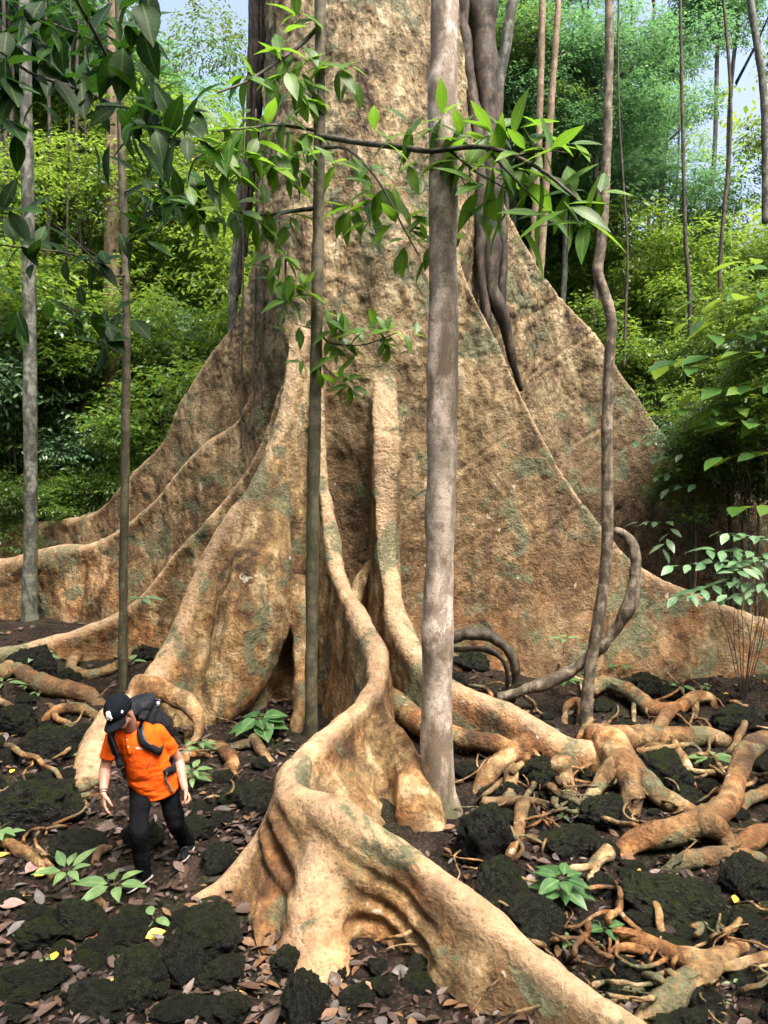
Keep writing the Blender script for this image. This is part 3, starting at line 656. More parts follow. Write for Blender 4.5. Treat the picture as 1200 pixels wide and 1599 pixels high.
RL = [
 (322, 1452, 62, 46, 'broad black lava rock against the foot of the snaking root, right of the yellow leaf'), (222, 1525, 48, 44, 'mossy lava rock just below the orange-yellow fallen leaf'), (283, 1503, 36, 48, 'tall dark lava rock wedged between the mossy rock and the broad one'),
 (343, 1515, 44, 30, 'flat-topped black rock under the broad lava rock'), (476, 1560, 38, 52, 'pointed black rock standing in front of the big root'), (360, 1570, 40, 26, 'low black rock left of the reddish root strand at the bottom edge'),
 (40, 1525, 62, 30, 'low moss-covered rock by the left edge near the bottom'), (122, 1432, 52, 34, 'green mossy rock under the pale seedling'), (60, 1455, 44, 28, 'dull mossy rock at the left under the leaf litter slope'), (195, 1452, 48, 24, 'flat dark rock above the orange-yellow fallen leaf'),
 (755, 1300, 50, 54, 'smooth black boulder at the foot of the pale thick tree'), (1065, 1402, 88, 48, 'widest mossy rock on the right, behind the curled brown leaf'), (1165, 1372, 36, 36, 'pitted black rock under the thick arched root'), (790, 1392, 50, 48, 'mossy dark rock between the boulder and the leafy seedling'),
 (838, 1432, 58, 48, 'black rock right of the snaking root crest below the leafy seedling'), (1090, 1470, 34, 24, 'small black rock above the lower right root'), (1175, 1440, 40, 26, 'black rock at the right edge above the lowest roots'), (34, 1250, 76, 50, 'large mossy rock mound left of the man'),
 (75, 1155, 46, 34, 'dark rock between the small roots left of the cap'), (18, 1120, 34, 30, 'dark rock at the left edge beside the root fork'), (115, 1150, 36, 26, 'dark rock just left of the man'), (220, 1305, 34, 26, 'mossy rock behind the man between his legs'),
 (343, 1338, 30, 30, 'rounded mossy rock right of the rear shoe'), (365, 1238, 32, 18, 'small mossy rock right of the orange roots'), (405, 1245, 34, 26, 'dark rock tucked beside the snaking root'), (120, 1320, 48, 28, 'dark mossy rock left of the trousers'),
 (945, 1268, 40, 28, 'dark rock under the forked root foot'), (850, 1205, 36, 30, 'black rock in the gap below the thick surface root'), (1040, 1205, 46, 34, 'black rock under the long straight root'), (1150, 1120, 40, 28, 'black rock behind the long straight root at the right'),
 (1010, 1068, 34, 24, 'dark rock below the right buttress'), (895, 1310, 44, 32, 'dark rock behind the leafy seedling'), (700, 1070, 30, 26, 'dark rock behind the pale thick tree'), (1000, 1528, 34, 22, 'mossy rock between the small looping roots'), (50, 1035, 40, 26, 'dark rock on the pale left root'), (230, 1010, 30, 20, 'dark rock by the slim olive sapling'),
 (1055, 1545, 30, 18, 'small mossy rock touching the lowest right root'), (740, 1022, 36, 26, 'dark rock in the hollow under the curved vine'), (305, 1290, 32, 22, 'dark rock behind the rear shoe'), (445, 1500, 30, 26, 'dark rock in the hollow left of the root strand'),
 (150, 1560, 56, 30, 'flat black rock at the bottom left among dead leaves'), (265, 1575, 46, 24, 'low black rock at the bottom edge below the mossy pair'),
]
for r_ in RL: rock(*r_)
def scatter_rocks(poly, n, smin, smax, label, group):
    x0, y0, x1, y1 = poly
    for _ in range(n):
        px, py = random.uniform(x0, x1), random.uniform(y0, y1); s_ = random.uniform(smin, smax) * (0.5 + (py - 950) / 900)
        if 150 < px < 310 and 1330 < py < 1410: continue
        rock(px, py, s_, s_ * random.uniform(.5, .8), label, group)
scatter_rocks((-60, 1020, 140, 1300), 34, 14, 32, 'black mossy lava rock lying among roots and litter left of the man', 'lava rocks left of the man')
scatter_rocks((-40, 1400, 380, 1600), 50, 12, 28, 'small black lava rock half buried in dead leaves in the bottom left corner', 'small lava rocks in the bottom left corner')
scatter_rocks((300, 1190, 420, 1320), 8, 12, 26, 'small dark rock between the man and the snaking root', 'rocks between man and root')
scatter_rocks((720, 1060, 1230, 1330), 64, 12, 30, 'dark rock filling the gaps under the tangled roots on the right', 'rocks under the tangled roots')
scatter_rocks((800, 1340, 1230, 1600), 60, 12, 30, 'dark rock among small roots in the bottom right corner', 'rocks in the bottom right corner')

# ------------------------------------------------------------------ dead leaves
def leaf_strip(pos, dirv, nrm, L, W, rows=4, droop=0.0, fold=0.15, wid=(0.0, 0.75, 1.0, 0.62, 0.0)):
    """many leaves at once: pos, dirv, nrm (n,3); L, W (n,). Midrib + two edges, pointed ends"""
    pos, dirv, nrm = (np.asarray(a, float) for a in (pos, dirv, nrm)); n = len(pos)
    L = np.broadcast_to(L, (n,)); W = np.broadcast_to(W, (n,)); droop = np.broadcast_to(droop, (n,))
    dirv = dirv / (np.linalg.norm(dirv, axis=1)[:, None] + 1e-9)
    side = np.cross(dirv, nrm); side /= np.linalg.norm(side, axis=1)[:, None] + 1e-9; nrm = np.cross(side, dirv)
    pts = []
    for k in range(rows + 1):
        u = k / rows; hw = wid[k] * W * 0.5
        c = pos + dirv * (L * u)[:, None] - nrm * (droop * L * u * u)[:, None]
        if k in (0, rows): pts.append([c])
        else:
            up = nrm * (fold * hw)[:, None]
            pts.append([c + side * hw[:, None] + up, c, c - side * hw[:, None] + up])
    V = np.stack([q for row in pts for q in row], 1)          # n, m, 3
    m = V.shape[1]; T = []
    idx = lambda k, j: 0 if k == 0 else 1 + 3 * (k - 1) + j if k < rows else m - 1
    tri, quad = [], []
    for k in range(rows):
        for j in (0, 1):
            if k == 0: tri.append((0, idx(1, j), idx(1, j + 1)))
            elif k == rows - 1: tri.append((idx(k, j), m - 1, idx(k, j + 1)))
            else: quad.append((idx(k, j), idx(k + 1, j), idx(k + 1, j + 1), idx(k, j + 1)))
    off = np.arange(n) * m
    F = []
    for a in tri: F.append(np.column_stack([off + i for i in a] + [off + a[-1]]))
    trif = np.concatenate([np.column_stack([off + i for i in a]) for a in tri])
    quadf = np.concatenate([np.column_stack([off + i for i in a]) for a in quad]) if quad else np.zeros((0, 4), int)
    return V.reshape(-1, 3), trif, quadf
def mk_leaves(name, V, trif, quadf, mat, parent=None, origin=None):
    org = ORG[parent.name] if parent is not None else (np.zeros(3) if origin is None else np.asarray(origin, float))
    me = leaves_mesh(name, V - org, trif, quadf, mat)
    o = link_mesh(name, me, parent); ORG[o.name] = org
    if parent is None: o.location = [float(q) for q in org]
    return o
def leaves_mesh(name, V, trif, quadf, mat):
    me = bpy.data.meshes.new(name); V = np.asarray(V, np.float32)
    fl = np.concatenate([trif.ravel(), quadf.ravel()]).astype(np.int32); n = len(trif) + len(quadf)
    me.vertices.add(len(V)); me.vertices.foreach_set('co', V.ravel()); me.loops.add(len(fl)); me.loops.foreach_set('vertex_index', fl)
    me.polygons.add(n); lt = np.concatenate([np.full(len(trif), 3), np.full(len(quadf), 4)]); ls = np.zeros(n, np.int32); ls[1:] = np.cumsum(lt)[:-1]
    me.polygons.foreach_set('loop_start', ls); me.polygons.foreach_set('use_smooth', np.ones(n, bool))
    me.update(calc_edges=True); me.materials.append(mat)
    nl_ = max(1, len(trif) // 4); m_ = len(V) // nl_; rw = (m_ - 2) // 3 + 1
    lv = np.zeros(m_, np.float32); lu = np.zeros(m_, np.float32); lu[-1] = 1
    for k in range(1, rw): lv[3 * k - 2] = lv[3 * k] = 1; lu[3 * k - 2:3 * k + 1] = k / rw
    for nm, ar in (('across', lv), ('along', lu)):
        a = me.attributes.new(nm, 'FLOAT', 'POINT'); a.data.foreach_set('value', np.tile(ar, nl_)[:len(V)])
    return me
def dead_mat(name, stops, rough=0.6):
    t = NT(name); g = t.n('ShaderNodeNewGeometry').outputs['Random Per Island']
    c = t.ramp(g, stops, 'CONSTANT' if len(stops) > 4 else 'LINEAR')
    c = t.mix(t.ramp(t.noise(t.pos(), 30, 3), [(0.35, 0.45), (0.6, 0.0)]), c, (0.03, 0.02, 0.015))
    return t.done(c, rough, None, 0.4)
M_LITTER = dead_mat('dead_leaf_litter', [(0.0, (0.038, 0.023, 0.016)), (0.24, (0.068, 0.042, 0.031)), (0.38, (0.018, 0.012, 0.010)), (0.62, (0.105, 0.075, 0.062)), (0.72, (0.05, 0.026, 0.015)), (0.84, (0.085, 0.078, 0.075)), (0.90, (0.13, 0.070, 0.033)), (0.99, (0.36, 0.24, 0.04))])
def litter(n, region, smin, smax, seed):
    r = np.random.default_rng(seed); x0, y0, x1, y1 = region; px, py = r.uniform(x0, x1, n), r.uniform(y0, y1, n)
    pos = np.array([G(a, b) for a, b in zip(px, py)]); a = r.uniform(0, 6.28, n)
    d = np.column_stack([np.cos(a), np.sin(a), r.normal(0, .14, n)]); nr_ = np.column_stack([r.normal(0, .28, n), r.normal(0, .28, n), np.ones(n)])
    L = r.uniform(smin, smax, n); pos[:, 2] += 0.012 + r.uniform(0, .035, n)
    return leaf_strip(pos - d * (L * .5)[:, None], d, nr_, L, L * r.uniform(.32, .6, n), droop=r.normal(0.05, .18, n), fold=0.35)
def merge(ls):
    V, T, Q, n = [], [], [], 0
    for v_, t_, q_ in ls: V.append(v_); T.append(t_ + n); Q.append(q_ + n); n += len(v_)
    return np.concatenate(V), np.concatenate(T), np.concatenate(Q)
LT = merge([litter(900, (-150, 1330, 560, 1640), .04, .12, 1), litter(260, (-150, 1330, 560, 1640), .12, .20, 11), litter(900, (-150, 1060, 480, 1340), .05, .14, 2), litter(200, (-150, 1060, 480, 1340), .14, .22, 12), litter(500, (700, 1040, 1350, 1350), .06, .16, 3), litter(700, (430, 1330, 1300, 1640), .04, .15, 4), litter(900, (-100, 1040, 1300, 1640), .02, .05, 6), litter(700, (-200, 920, 1400, 1060), .08, .18, 5)])
tag(mk_leaves('leaf_litter', *LT, M_LITTER), kind='stuff')

scatter_rocks((470, 1500, 660, 1600), 9, 12, 24, 'dark rock in the hollow under the snaking root', 'rocks in the root hollow')
# big fallen leaves that stand out one by one
def fallen(px, py, Lpx, ang, label, col, wr=.5, seed=0):
    g = G(px, py); L = Lpx * mpp(g[1]); a = math.radians(ang); d_ = np.array([[math.cos(a), math.sin(a), .12]])
    m_ = bpy.data.materials.get('fallen_' + col[0]) or plain('fallen_' + col[0], col[1], .55, .3, 25, .1)
    pos = (g + [0, 0, .05])[None] - d_ * L * .5
    V, T, Q = leaf_strip(pos, d_, np.array([[.1, -.35, 1.0]]), np.array([L]), np.array([L * wr]), rows=5, droop=np.array([.12]), fold=.3, wid=(0, .7, 1.0, .9, .5, 0))
    tag(mk_leaves('fallen_leaf', V, T, Q, m_, origin=g), label, 'leaf')
YE, OR_, BR_, PK = ('yellow', (.55, .38, .03)), ('orange', (.55, .26, .03)), ('brown', (.16, .07, .035)), ('pinkish', (.17, .11, .10))
for a_ in [(244, 1468, 34, 30, 'orange-yellow fallen leaf on the rocks left of the snaking root', OR_, .6), (86, 1502, 22, 100, 'small yellow-green fallen leaf near the bottom left', YE, .6), (312, 1582, 34, 10, 'bright yellow fallen leaf at the bottom edge', YE, .7), (176, 1545, 30, 110, 'pale yellow narrow leaf among the bottom left rocks', YE, .35), (68, 1370, 28, 40, 'yellow curled leaf beside the small left root', YE, .6), (20, 1210, 14, 90, 'tiny yellow leaf on the mossy mound', YE, .6), (1035, 1408, 50, 120, 'large reddish brown curled leaf on the wide mossy rock', BR_, .55), (1148, 1412, 24, 60, 'orange-brown leaf between rocks at the right', OR_, .5), (1042, 1528, 18, 90, 'yellow leaf standing on the lowest right root', YE, .5), (1012, 1116, 18, 100, 'yellow leaf hanging on the arched right root', YE, .4), (573, 1552, 36, 20, 'brown dead leaf in the hollow under the snaking root', BR_, .5), (148, 1468, 40, 35, 'brown leaf leaning on the rocks at lower left', BR_, .4), (55, 1360, 40, 70, 'pinkish dead leaf near the left edge', PK, .6), (20, 1420, 40, 10, 'pinkish grey leaf at the left edge', PK, .5), (185, 1305, 26, 0, 'pale curled leaf behind the hanging hand', PK, .5), (855, 1280, 46, 95, 'long brown leaf standing between right roots', BR_, .35)]: fallen(*a_)
# ------------------------------------------------------------------ leaf materials
def leaf_mat(name, stops, trans=0.35, tcol=(0.30, 0.42, 0.04), rough=0.38, spec=0.5, obj_var=0.0, veins=0.0):
    t = NT(name); g = t.n('ShaderNodeNewGeometry').outputs['Random Per Island']
    c = t.ramp(g, stops)
    if obj_var:
        inf = t.n('ShaderNodeObjectInfo').outputs['Random']
        c = t.mix(t.math('MULTIPLY', inf, obj_var), c, (0.20, 0.26, 0.03))
    if veins:
        av = t.n('ShaderNodeAttribute', attribute_name='across').outputs['Fac']; au = t.n('ShaderNodeAttribute', attribute_name='along').outputs['Fac']
        mid = t.ramp(av, [(0.03, 1.0), (0.12, 0.0)]); fr = t.math('FRACT', t.math('SUBTRACT', t.math('MULTIPLY', au, 10.0), t.math('MULTIPLY', av, 1.3)))
        vv = t.math('MAXIMUM', mid, t.math('MULTIPLY', t.ramp(fr, [(0.0, 1.0), (0.16, 0.0)]), 0.5))
        c = t.mix(t.math('MULTIPLY', vv, veins), c, (0.22, 0.34, 0.10))
        c = t.mix(t.ramp(t.noise(t.pos(), 24, 4, 0.7), [(0.66, 0.0), (0.70, 0.8)]), c, (0.13, 0.085, 0.02))
        c = t.mix(1.0, c, t.ramp(t.noise(t.pos(), 9, 4, 0.6), [(0.35, (0.65, 0.7, 0.6)), (0.65, (1.25, 1.15, 1.1))]), 'MULTIPLY')
    t.done(c, rough, None, spec)
    tr = t.n('ShaderNodeBsdfTranslucent'); mx = t.n('ShaderNodeMixShader'); mx.inputs[0].default_value = trans
    tc = t.mix(0.55, c, tcol); t.l(tc, tr.inputs[0])
    t.l(t.b.outputs[0], mx.inputs[1]); t.l(tr.outputs[0], mx.inputs[2]); t.l(mx.outputs[0], t.out.inputs[0])
    return t.m
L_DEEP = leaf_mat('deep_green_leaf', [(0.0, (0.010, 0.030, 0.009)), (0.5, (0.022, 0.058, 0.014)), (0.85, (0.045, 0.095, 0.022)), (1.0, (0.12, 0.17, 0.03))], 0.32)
L_BLUE = leaf_mat('blue_green_leaf', [(0.0, (0.022, 0.066, 0.032)), (0.5, (0.045, 0.115, 0.055)), (1.0, (0.11, 0.20, 0.10))], 0.5, (0.18, 0.40, 0.12))  # blue haze and glow of the high canopy put into the leaf colour
L_YEL = leaf_mat('sun_tinted_yellow_green_leaf', [(0.0, (0.030, 0.082, 0.016)), (0.5, (0.070, 0.150, 0.026)), (0.85, (0.13, 0.21, 0.034)), (1.0, (0.28, 0.29, 0.05))], 0.5, (0.33, 0.50, 0.05))  # sunlit glow painted in as a lighter, yellower leaf colour
L_MID = leaf_mat('mid_green_leaf', [(0.0, (0.024, 0.072, 0.014)), (0.6, (0.055, 0.140, 0.026)), (1.0, (0.13, 0.22, 0.04))], 0.45)
L_NEAR = leaf_mat('bright_serrated_leaf', [(0.0, (0.026, 0.078, 0.011)), (0.6, (0.052, 0.130, 0.016)), (1.0, (0.10, 0.185, 0.022))], 0.42, (0.26, 0.52, 0.03), 0.42, 0.3, veins=0.5)
L_DARK = leaf_mat('dark_backlit_leaf', [(0.0, (0.0035, 0.015, 0.005)), (0.7, (0.008, 0.029, 0.008)), (1.0, (0.018, 0.05, 0.011))], 0.18, (0.08, 0.24, 0.02), 0.5, 0.08, veins=0.2)  # backlit silhouette look put into the leaf colour as a darker green
L_SEED = leaf_mat('soft_pale_seedling_leaf', [(0.0, (0.060, 0.125, 0.050)), (1.0, (0.13, 0.215, 0.095))], 0.3, (0.25, 0.5, 0.12), 0.4, veins=0.5)
L_SEED2 = leaf_mat('dark_seedling_leaf', [(0.0, (0.018, 0.062, 0.022)), (1.0, (0.05, 0.12, 0.045))], 0.25, (0.2, 0.45, 0.1), 0.4, 0.35, veins=0.5)
L_SILV = leaf_mat('silvery_shrub_leaf', [(0.0, (0.055, 0.130, 0.070)), (0.6, (0.10, 0.20, 0.115)), (1.0, (0.20, 0.30, 0.20))], 0.25, (0.2, 0.4, 0.15), 0.28, 0.7, veins=0.5)

# ------------------------------------------------------------------ crowns of many leaves (shared meshes)
def twig_leaves(cen, tdir, per, step, L, W, rng, hang=0.35, spread=0.9):
    n = len(cen); tdir = tdir / (np.linalg.norm(tdir, axis=1)[:, None] + 1e-9)
    up = np.array([0, 0, 1.0]); sd_ = np.cross(tdir, up); sd_ /= np.linalg.norm(sd_, axis=1)[:, None] + 1e-9
    pos, dv, nv, LL = [], [], [], []
    for j in range(per):
        sg = 1 if j % 2 else -1
        p_ = cen + tdir * (step * j)[:, None] if hasattr(step, '__len__') else cen + tdir * (step * j)
        d = tdir * 0.55 + sd_ * sg * spread * rng.uniform(0.5, 1.2, (n, 1)) - up * hang * rng.uniform(0.2, 1.6, (n, 1)) + rng.normal(0, .22, (n, 3))
        nn = up + rng.normal(0, .35, (n, 3)) + sd_ * sg * 0.2
        pos.append(p_); dv.append(d); nv.append(nn); LL.append(L * rng.uniform(.65, 1.2, n))
    LL = np.concatenate(LL)
    return leaf_strip(np.concatenate(pos), np.concatenate(dv), np.concatenate(nv), LL, LL * W, rows=3, droop=0.12, fold=0.25, wid=(0, .85, .8, 0))
def crown_mesh(name, mat, ntw, R, L, W, seed, per=6, blobs=7, flat=0.75):
    r = np.random.default_rng(seed); bc = r.normal(0, 0.55, (blobs, 3)) * R * np.array([1, 1, flat]); br = r.uniform(.32, .6, blobs) * R
    k = r.integers(0, blobs, ntw); d = r.normal(size=(ntw, 3)); d /= np.linalg.norm(d, axis=1)[:, None]
    c = bc[k] + d * (br[k] * r.uniform(.25, 1.0, ntw) ** 0.5)[:, None] * np.array([1, 1, .7])
    td = d * 0.7 + r.normal(0, .5, (ntw, 3)); td[:, 2] *= 0.45
    return leaves_mesh(name, *twig_leaves(c, td, per, 0.6 * L, L, W, r), mat)
KINDS = {}
for nm, mat, ntw, R, L, W in (('deep', L_DEEP, 1500, 2.3, .155, .46), ('blue', L_BLUE, 1500, 2.5, .155, .44), ('yellow', L_YEL, 1300, 2.3, .155, .46), ('mid', L_MID, 1500, 2.3, .15, .46)):
    KINDS[nm] = [crown_mesh('crown', mat, ntw, R, L, W, hash_) for hash_ in ((1, 2, 3) if nm != 'x' else ())]
SHRUBS = {}
for nm, mat, ntw, R, L, W in (('deep', L_DEEP, 600, 1.1, .14, .46), ('mid', L_MID, 600, 1.1, .135, .46), ('yellow', L_YEL, 560, 1.1, .135, .48), ('blue', L_SILV, 450, 1.0, .15, .46)):
    SHRUBS[nm] = [crown_mesh('foliage', mat, ntw, R, L, W, 20 + q, blobs=6, flat=0.8) for q in range(2)]
STEM_MATS = [M_DARKSTEM, M_GREY, M_TAN]
def stem_mesh(h, r, lean, mat, seed, limbs=3):
    rr = np.random.default_rng(seed); k = 6; pts = []
    for i in range(k):
        u = i / (k - 1); pts.append((lean[0] * u * h + rr.normal(0, .012) * h * (u > 0), lean[1] * u * h + rr.normal(0, .012) * h * (u > 0), h * u - (0.4 if i == 0 else 0)))
    parts = [tube(pts, np.linspace(r, r * .45, k), 8, wob=0.05, seed=seed)]
    for j in range(limbs):
        u = rr.uniform(.72, .96); b = np.array(pts[-1]) * u; a = rr.uniform(0, 6.28); l_ = h * 0.10 + 0.9
        q = b + np.array([math.cos(a) * l_, math.sin(a) * l_, l_ * .6])
        parts.append(tube([b, (b + q) / 2 + np.array([0, 0, -.08]), q], [r * .35, r * .25, r * .1], 6, n=6))
    V, F = cat_meshes(parts); me = mesh('trunk', V, F); me.materials.append(mat); return me
STEMS = [stem_mesh(10.0, .13, (rx, ry), m_, i) for i, (m_, rx, ry) in enumerate([(M_DARKSTEM, .02, .0), (M_GREY, -.03, .01), (M_TAN, .0, .02), (M_DARKSTEM, -.05, .0), (M_GREY, .05, 0)])]
def project(x, y, z):
    a = CT * y - ST * (z - HC); b = ST * y + CT * (z - HC); return 600 + FPX * x / a, 799.5 - FPX * b / a
def gap(px, py, pad=0):                       # openings where the sky shows through
    for cx_, cy_, rx_, ry_ in ((345, 30, 62, 105),):
        if ((px - cx_) / (rx_ + pad)) ** 2 + ((py - cy_) / (ry_ + pad)) ** 2 < 1: return True
    return False
def forest_tree(px, d, h, kind, size, label, group, thick=1.0, extra=1):
    g = P(px, 700, d); x, y = g[0], g[1]; z = float(gh(x, y))
    o = empty('forest_tree', (x, y, z), label, 'tree', group)
    st = link_mesh('trunk', random.choice(STEMS), o); st.scale = (thick, thick, h / 10.0)
    a0 = random.uniform(0, 6.28)
    for k in range(extra):
        off = (0, 0, h) if k == 0 else (random.uniform(-1, 1) * size * 1.3, random.uniform(-1, 1) * size * 1.3, h - random.uniform(.8, 2.6) * size)
        q_ = project(x + off[0], y + off[1], z + off[2])
        if k and gap(q_[0], q_[1], 2.0 * size / mpp(y + off[1])): continue
        c_ = link_mesh('crown', random.choice(KINDS[kind]), o); c_.location = off; s_ = size * (1 if k == 0 else random.uniform(.6, .9)); c_.scale = (s_, s_, s_ * random.uniform(.8, 1.05)); c_.rotation_euler = (0, 0, random.uniform(0, 6.28))
    return o
def shrub(px, d, z0, kind, size, label, group, name='shrub'):
    g = P(px, 700, d); x, y = g[0], g[1]; z = float(gh(x, y))
    o = empty(name, (x, y, z), label, 'shrub', group)
    st = link_mesh('stem', random.choice(STEMS), o); st.scale = (.22, .22, (z0 + .1) / 10.0)
    c_ = link_mesh('foliage', random.choice(SHRUBS[kind]), o); c_.location = (0, 0, z0); c_.scale = (size, size, size * random.uniform(.85, 1.1)); c_.rotation_euler = (0, 0, random.uniform(0, 6.28))
    return o
def zat(py, d): return P(600, py, d)[2]
# far masses first
GL, GR = 'trees beyond the giant tree on its left', 'trees beyond the giant tree on its right'
LT_ = {'deep': 'dark green forest tree in the thicket {}', 'blue': 'bluish green forest tree with haze-tinted crown {}', 'yellow': 'yellow-green sunlit forest tree {}', 'mid': 'mid green forest tree in the thicket {}'}
random.seed(5)
def plant_trees(n, x0, x1, d0, d1, py0, py1, side, grp, kinds, smin=.8, smax=1.35, extra=2):
    k = 0
    for _ in range(n * 8):
        if k >= n: break
        px, d, py = random.uniform(x0, x1), random.uniform(d0, d1), random.uniform(py0, py1)
        R = 2.4 * 1.1 / mpp(d)
        if gap(px, py, R * .8): continue
        kd_ = random.choice(kinds(px, py)); x, y = P(px, 700, d)[:2]
        h = zat(py, d) - float(gh(x, y))
        if h < 2: continue
        forest_tree(px, d, h, kd_, random.uniform(smin, smax), LT_[kd_].format(side), grp + ', ' + kd_, random.uniform(.5, 1.1), extra); k += 1
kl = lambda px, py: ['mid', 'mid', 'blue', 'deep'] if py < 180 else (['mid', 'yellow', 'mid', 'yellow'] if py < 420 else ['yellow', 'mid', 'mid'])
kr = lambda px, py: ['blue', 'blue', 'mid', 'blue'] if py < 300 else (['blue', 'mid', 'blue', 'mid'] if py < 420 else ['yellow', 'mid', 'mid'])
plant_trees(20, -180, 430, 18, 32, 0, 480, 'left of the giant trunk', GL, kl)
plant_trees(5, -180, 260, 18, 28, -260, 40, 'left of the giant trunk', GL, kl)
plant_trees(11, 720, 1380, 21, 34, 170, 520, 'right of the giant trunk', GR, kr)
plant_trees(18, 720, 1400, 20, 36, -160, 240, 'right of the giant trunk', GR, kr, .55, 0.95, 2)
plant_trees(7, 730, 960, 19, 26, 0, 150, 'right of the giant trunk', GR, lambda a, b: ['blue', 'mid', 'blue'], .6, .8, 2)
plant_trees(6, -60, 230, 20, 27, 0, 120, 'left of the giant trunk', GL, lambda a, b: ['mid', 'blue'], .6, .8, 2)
# shrubs
def plant_shrubs(n, x0, x1, d0, d1, py0, py1, side, grp, kinds, smin=.7, smax=1.3):
    for _ in range(n):
        px, d, py = random.uniform(x0, x1), random.uniform(d0, d1), random.uniform(py0, py1)
        x, y = P(px, 700, d)[:2]; z0 = max(.35, zat(py, d) - float(gh(x, y))); k_ = random.choice(kinds)
        shrub(px, d, z0, k_, random.uniform(smin, smax), {'deep': 'dark leafy', 'mid': 'green leafy', 'yellow': 'yellow-green sunlit', 'blue': 'glossy pale-leaved'}[k_] + ' understory shrub ' + side, grp + ', ' + k_)
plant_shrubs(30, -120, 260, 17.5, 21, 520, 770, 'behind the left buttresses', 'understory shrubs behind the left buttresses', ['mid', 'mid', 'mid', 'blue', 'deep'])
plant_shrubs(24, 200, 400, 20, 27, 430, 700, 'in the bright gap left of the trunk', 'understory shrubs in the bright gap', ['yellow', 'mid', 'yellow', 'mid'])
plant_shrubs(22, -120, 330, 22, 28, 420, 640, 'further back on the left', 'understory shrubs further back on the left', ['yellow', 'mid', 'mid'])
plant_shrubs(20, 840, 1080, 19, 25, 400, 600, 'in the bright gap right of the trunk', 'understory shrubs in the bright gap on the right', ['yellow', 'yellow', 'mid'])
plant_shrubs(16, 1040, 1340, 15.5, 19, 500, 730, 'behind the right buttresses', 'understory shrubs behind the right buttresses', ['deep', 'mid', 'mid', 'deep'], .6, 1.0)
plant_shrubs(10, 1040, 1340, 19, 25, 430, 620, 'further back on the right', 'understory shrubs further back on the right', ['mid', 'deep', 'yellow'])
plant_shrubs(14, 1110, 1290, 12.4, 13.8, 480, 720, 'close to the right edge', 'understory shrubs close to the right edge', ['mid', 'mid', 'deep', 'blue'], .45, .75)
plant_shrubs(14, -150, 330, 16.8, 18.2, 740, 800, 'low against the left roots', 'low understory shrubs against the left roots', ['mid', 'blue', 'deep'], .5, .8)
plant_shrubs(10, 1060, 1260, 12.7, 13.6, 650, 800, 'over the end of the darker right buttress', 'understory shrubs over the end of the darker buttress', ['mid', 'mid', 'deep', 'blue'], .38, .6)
# the far wall of jungle: too many leaves to tell apart
r = np.random.default_rng(99); n = 15000
px = np.where(r.random(n) < .5, r.uniform(-500, 480, n), r.uniform(680, 1700, n)); dd = r.uniform(36, 48, n); py = r.uniform(130, 760, n)
ok = ~((np.abs(px - 348) < 95) & (py < 200)) & ~((px > 760) & (py < 330) & (r.random(n) < .75)); px, dd, py = px[ok], dd[ok], py[ok]
cen = np.array([P(a, b, c) for a, b, c in zip(px, py, dd)]); cen += r.normal(0, .5, cen.shape)
td = r.normal(0, 1, cen.shape); td[:, 2] *= .3
L_FAR = leaf_mat('far_jungle_leaf', [(0.0, (0.035, 0.09, 0.025)), (0.5, (0.085, 0.17, 0.03)), (1.0, (0.20, 0.30, 0.04))], 0.45, (0.4, 0.55, 0.05))
tag(mk_leaves('far_jungle', *twig_leaves(cen, td, 6, .22, .46, .45, r), L_FAR), kind='stuff')

# ------------------------------------------------------------------ slender trees that stand between camera and giant
def slim_tree(name, label, rows, mat, sides=16, top=None):
    """rows: px, py, depth, half width in photo px, from the base up"""
    p3 = [P(a, b, c) for a, b, c, _ in rows]; rr = [q * mpp(c) * 1.02 for _, _, c, q in rows]
    base = p3[0].copy(); p3[0][2] -= .25
    o = empty(name, base, label, 'tree'); V, F = tube(p3, rr, sides, n=len(rows) * 12, wob=0.11, seed=int(rows[0][0]))
    mk('trunk', V, F, mat, o); return o
def dep(px, py): return G(px, py)[1]
d = dep(690, 1262); T_WHITE = slim_tree('slender_tree', 'thickest slender tree, pale grey and straight, in front of the giant just right of centre', [(693, 1280, d, 46), (689, 1262, d, 35), (685, 1225, d, 27), (682, 1120, d, 24.5), (686, 900, d, 23.5), (690, 700, d, 22.5), (692, 450, d, 22), (693, 200, d, 21.5), (694, 0, d, 21), (695, -220, d, 20)], M_WHITE, 24)
d = dep(488, 1150); T_SAP = slim_tree('slender_tree', 'thin dark olive sapling rising in front of the left half of the giant trunk', [(486, 1160, d, 11), (487, 1050, d, 10), (489, 800, d, 10), (494, 550, d, 9), (498, 300, d, 8.5), (500, 100, d, 8), (501, -200, d, 7.5)], M_SAPL)
d = dep(47, 968); T_LEFT = slim_tree('slender_tree', 'grey mottled straight tree near the left edge', [(48, 972, d, 17), (47, 945, d, 11.5), (48, 800, d, 10), (47, 550, d, 10), (44, 300, d, 9), (40, 100, d, 8.5), (38, -200, d, 8)], M_GREY)
d = dep(192, 1075); T_THIN = slim_tree('slender_tree', 'thinnest greenish pole tree, standing behind the man', [(191, 1078, d, 8), (193, 900, d, 6.5), (196, 700, d, 6.5), (197, 450, d, 6), (190, 240, d, 5.5), (186, 50, d, 5), (182, -150, d, 4.5)], M_SAPL)
T_BACK = slim_tree('slender_tree', 'tan brown tree beyond the left buttresses', [(172, 800, 19, 14), (174, 600, 19, 12), (176, 350, 19, 11.5), (180, 100, 19, 10.5), (182, -200, 19, 10)], M_TAN)
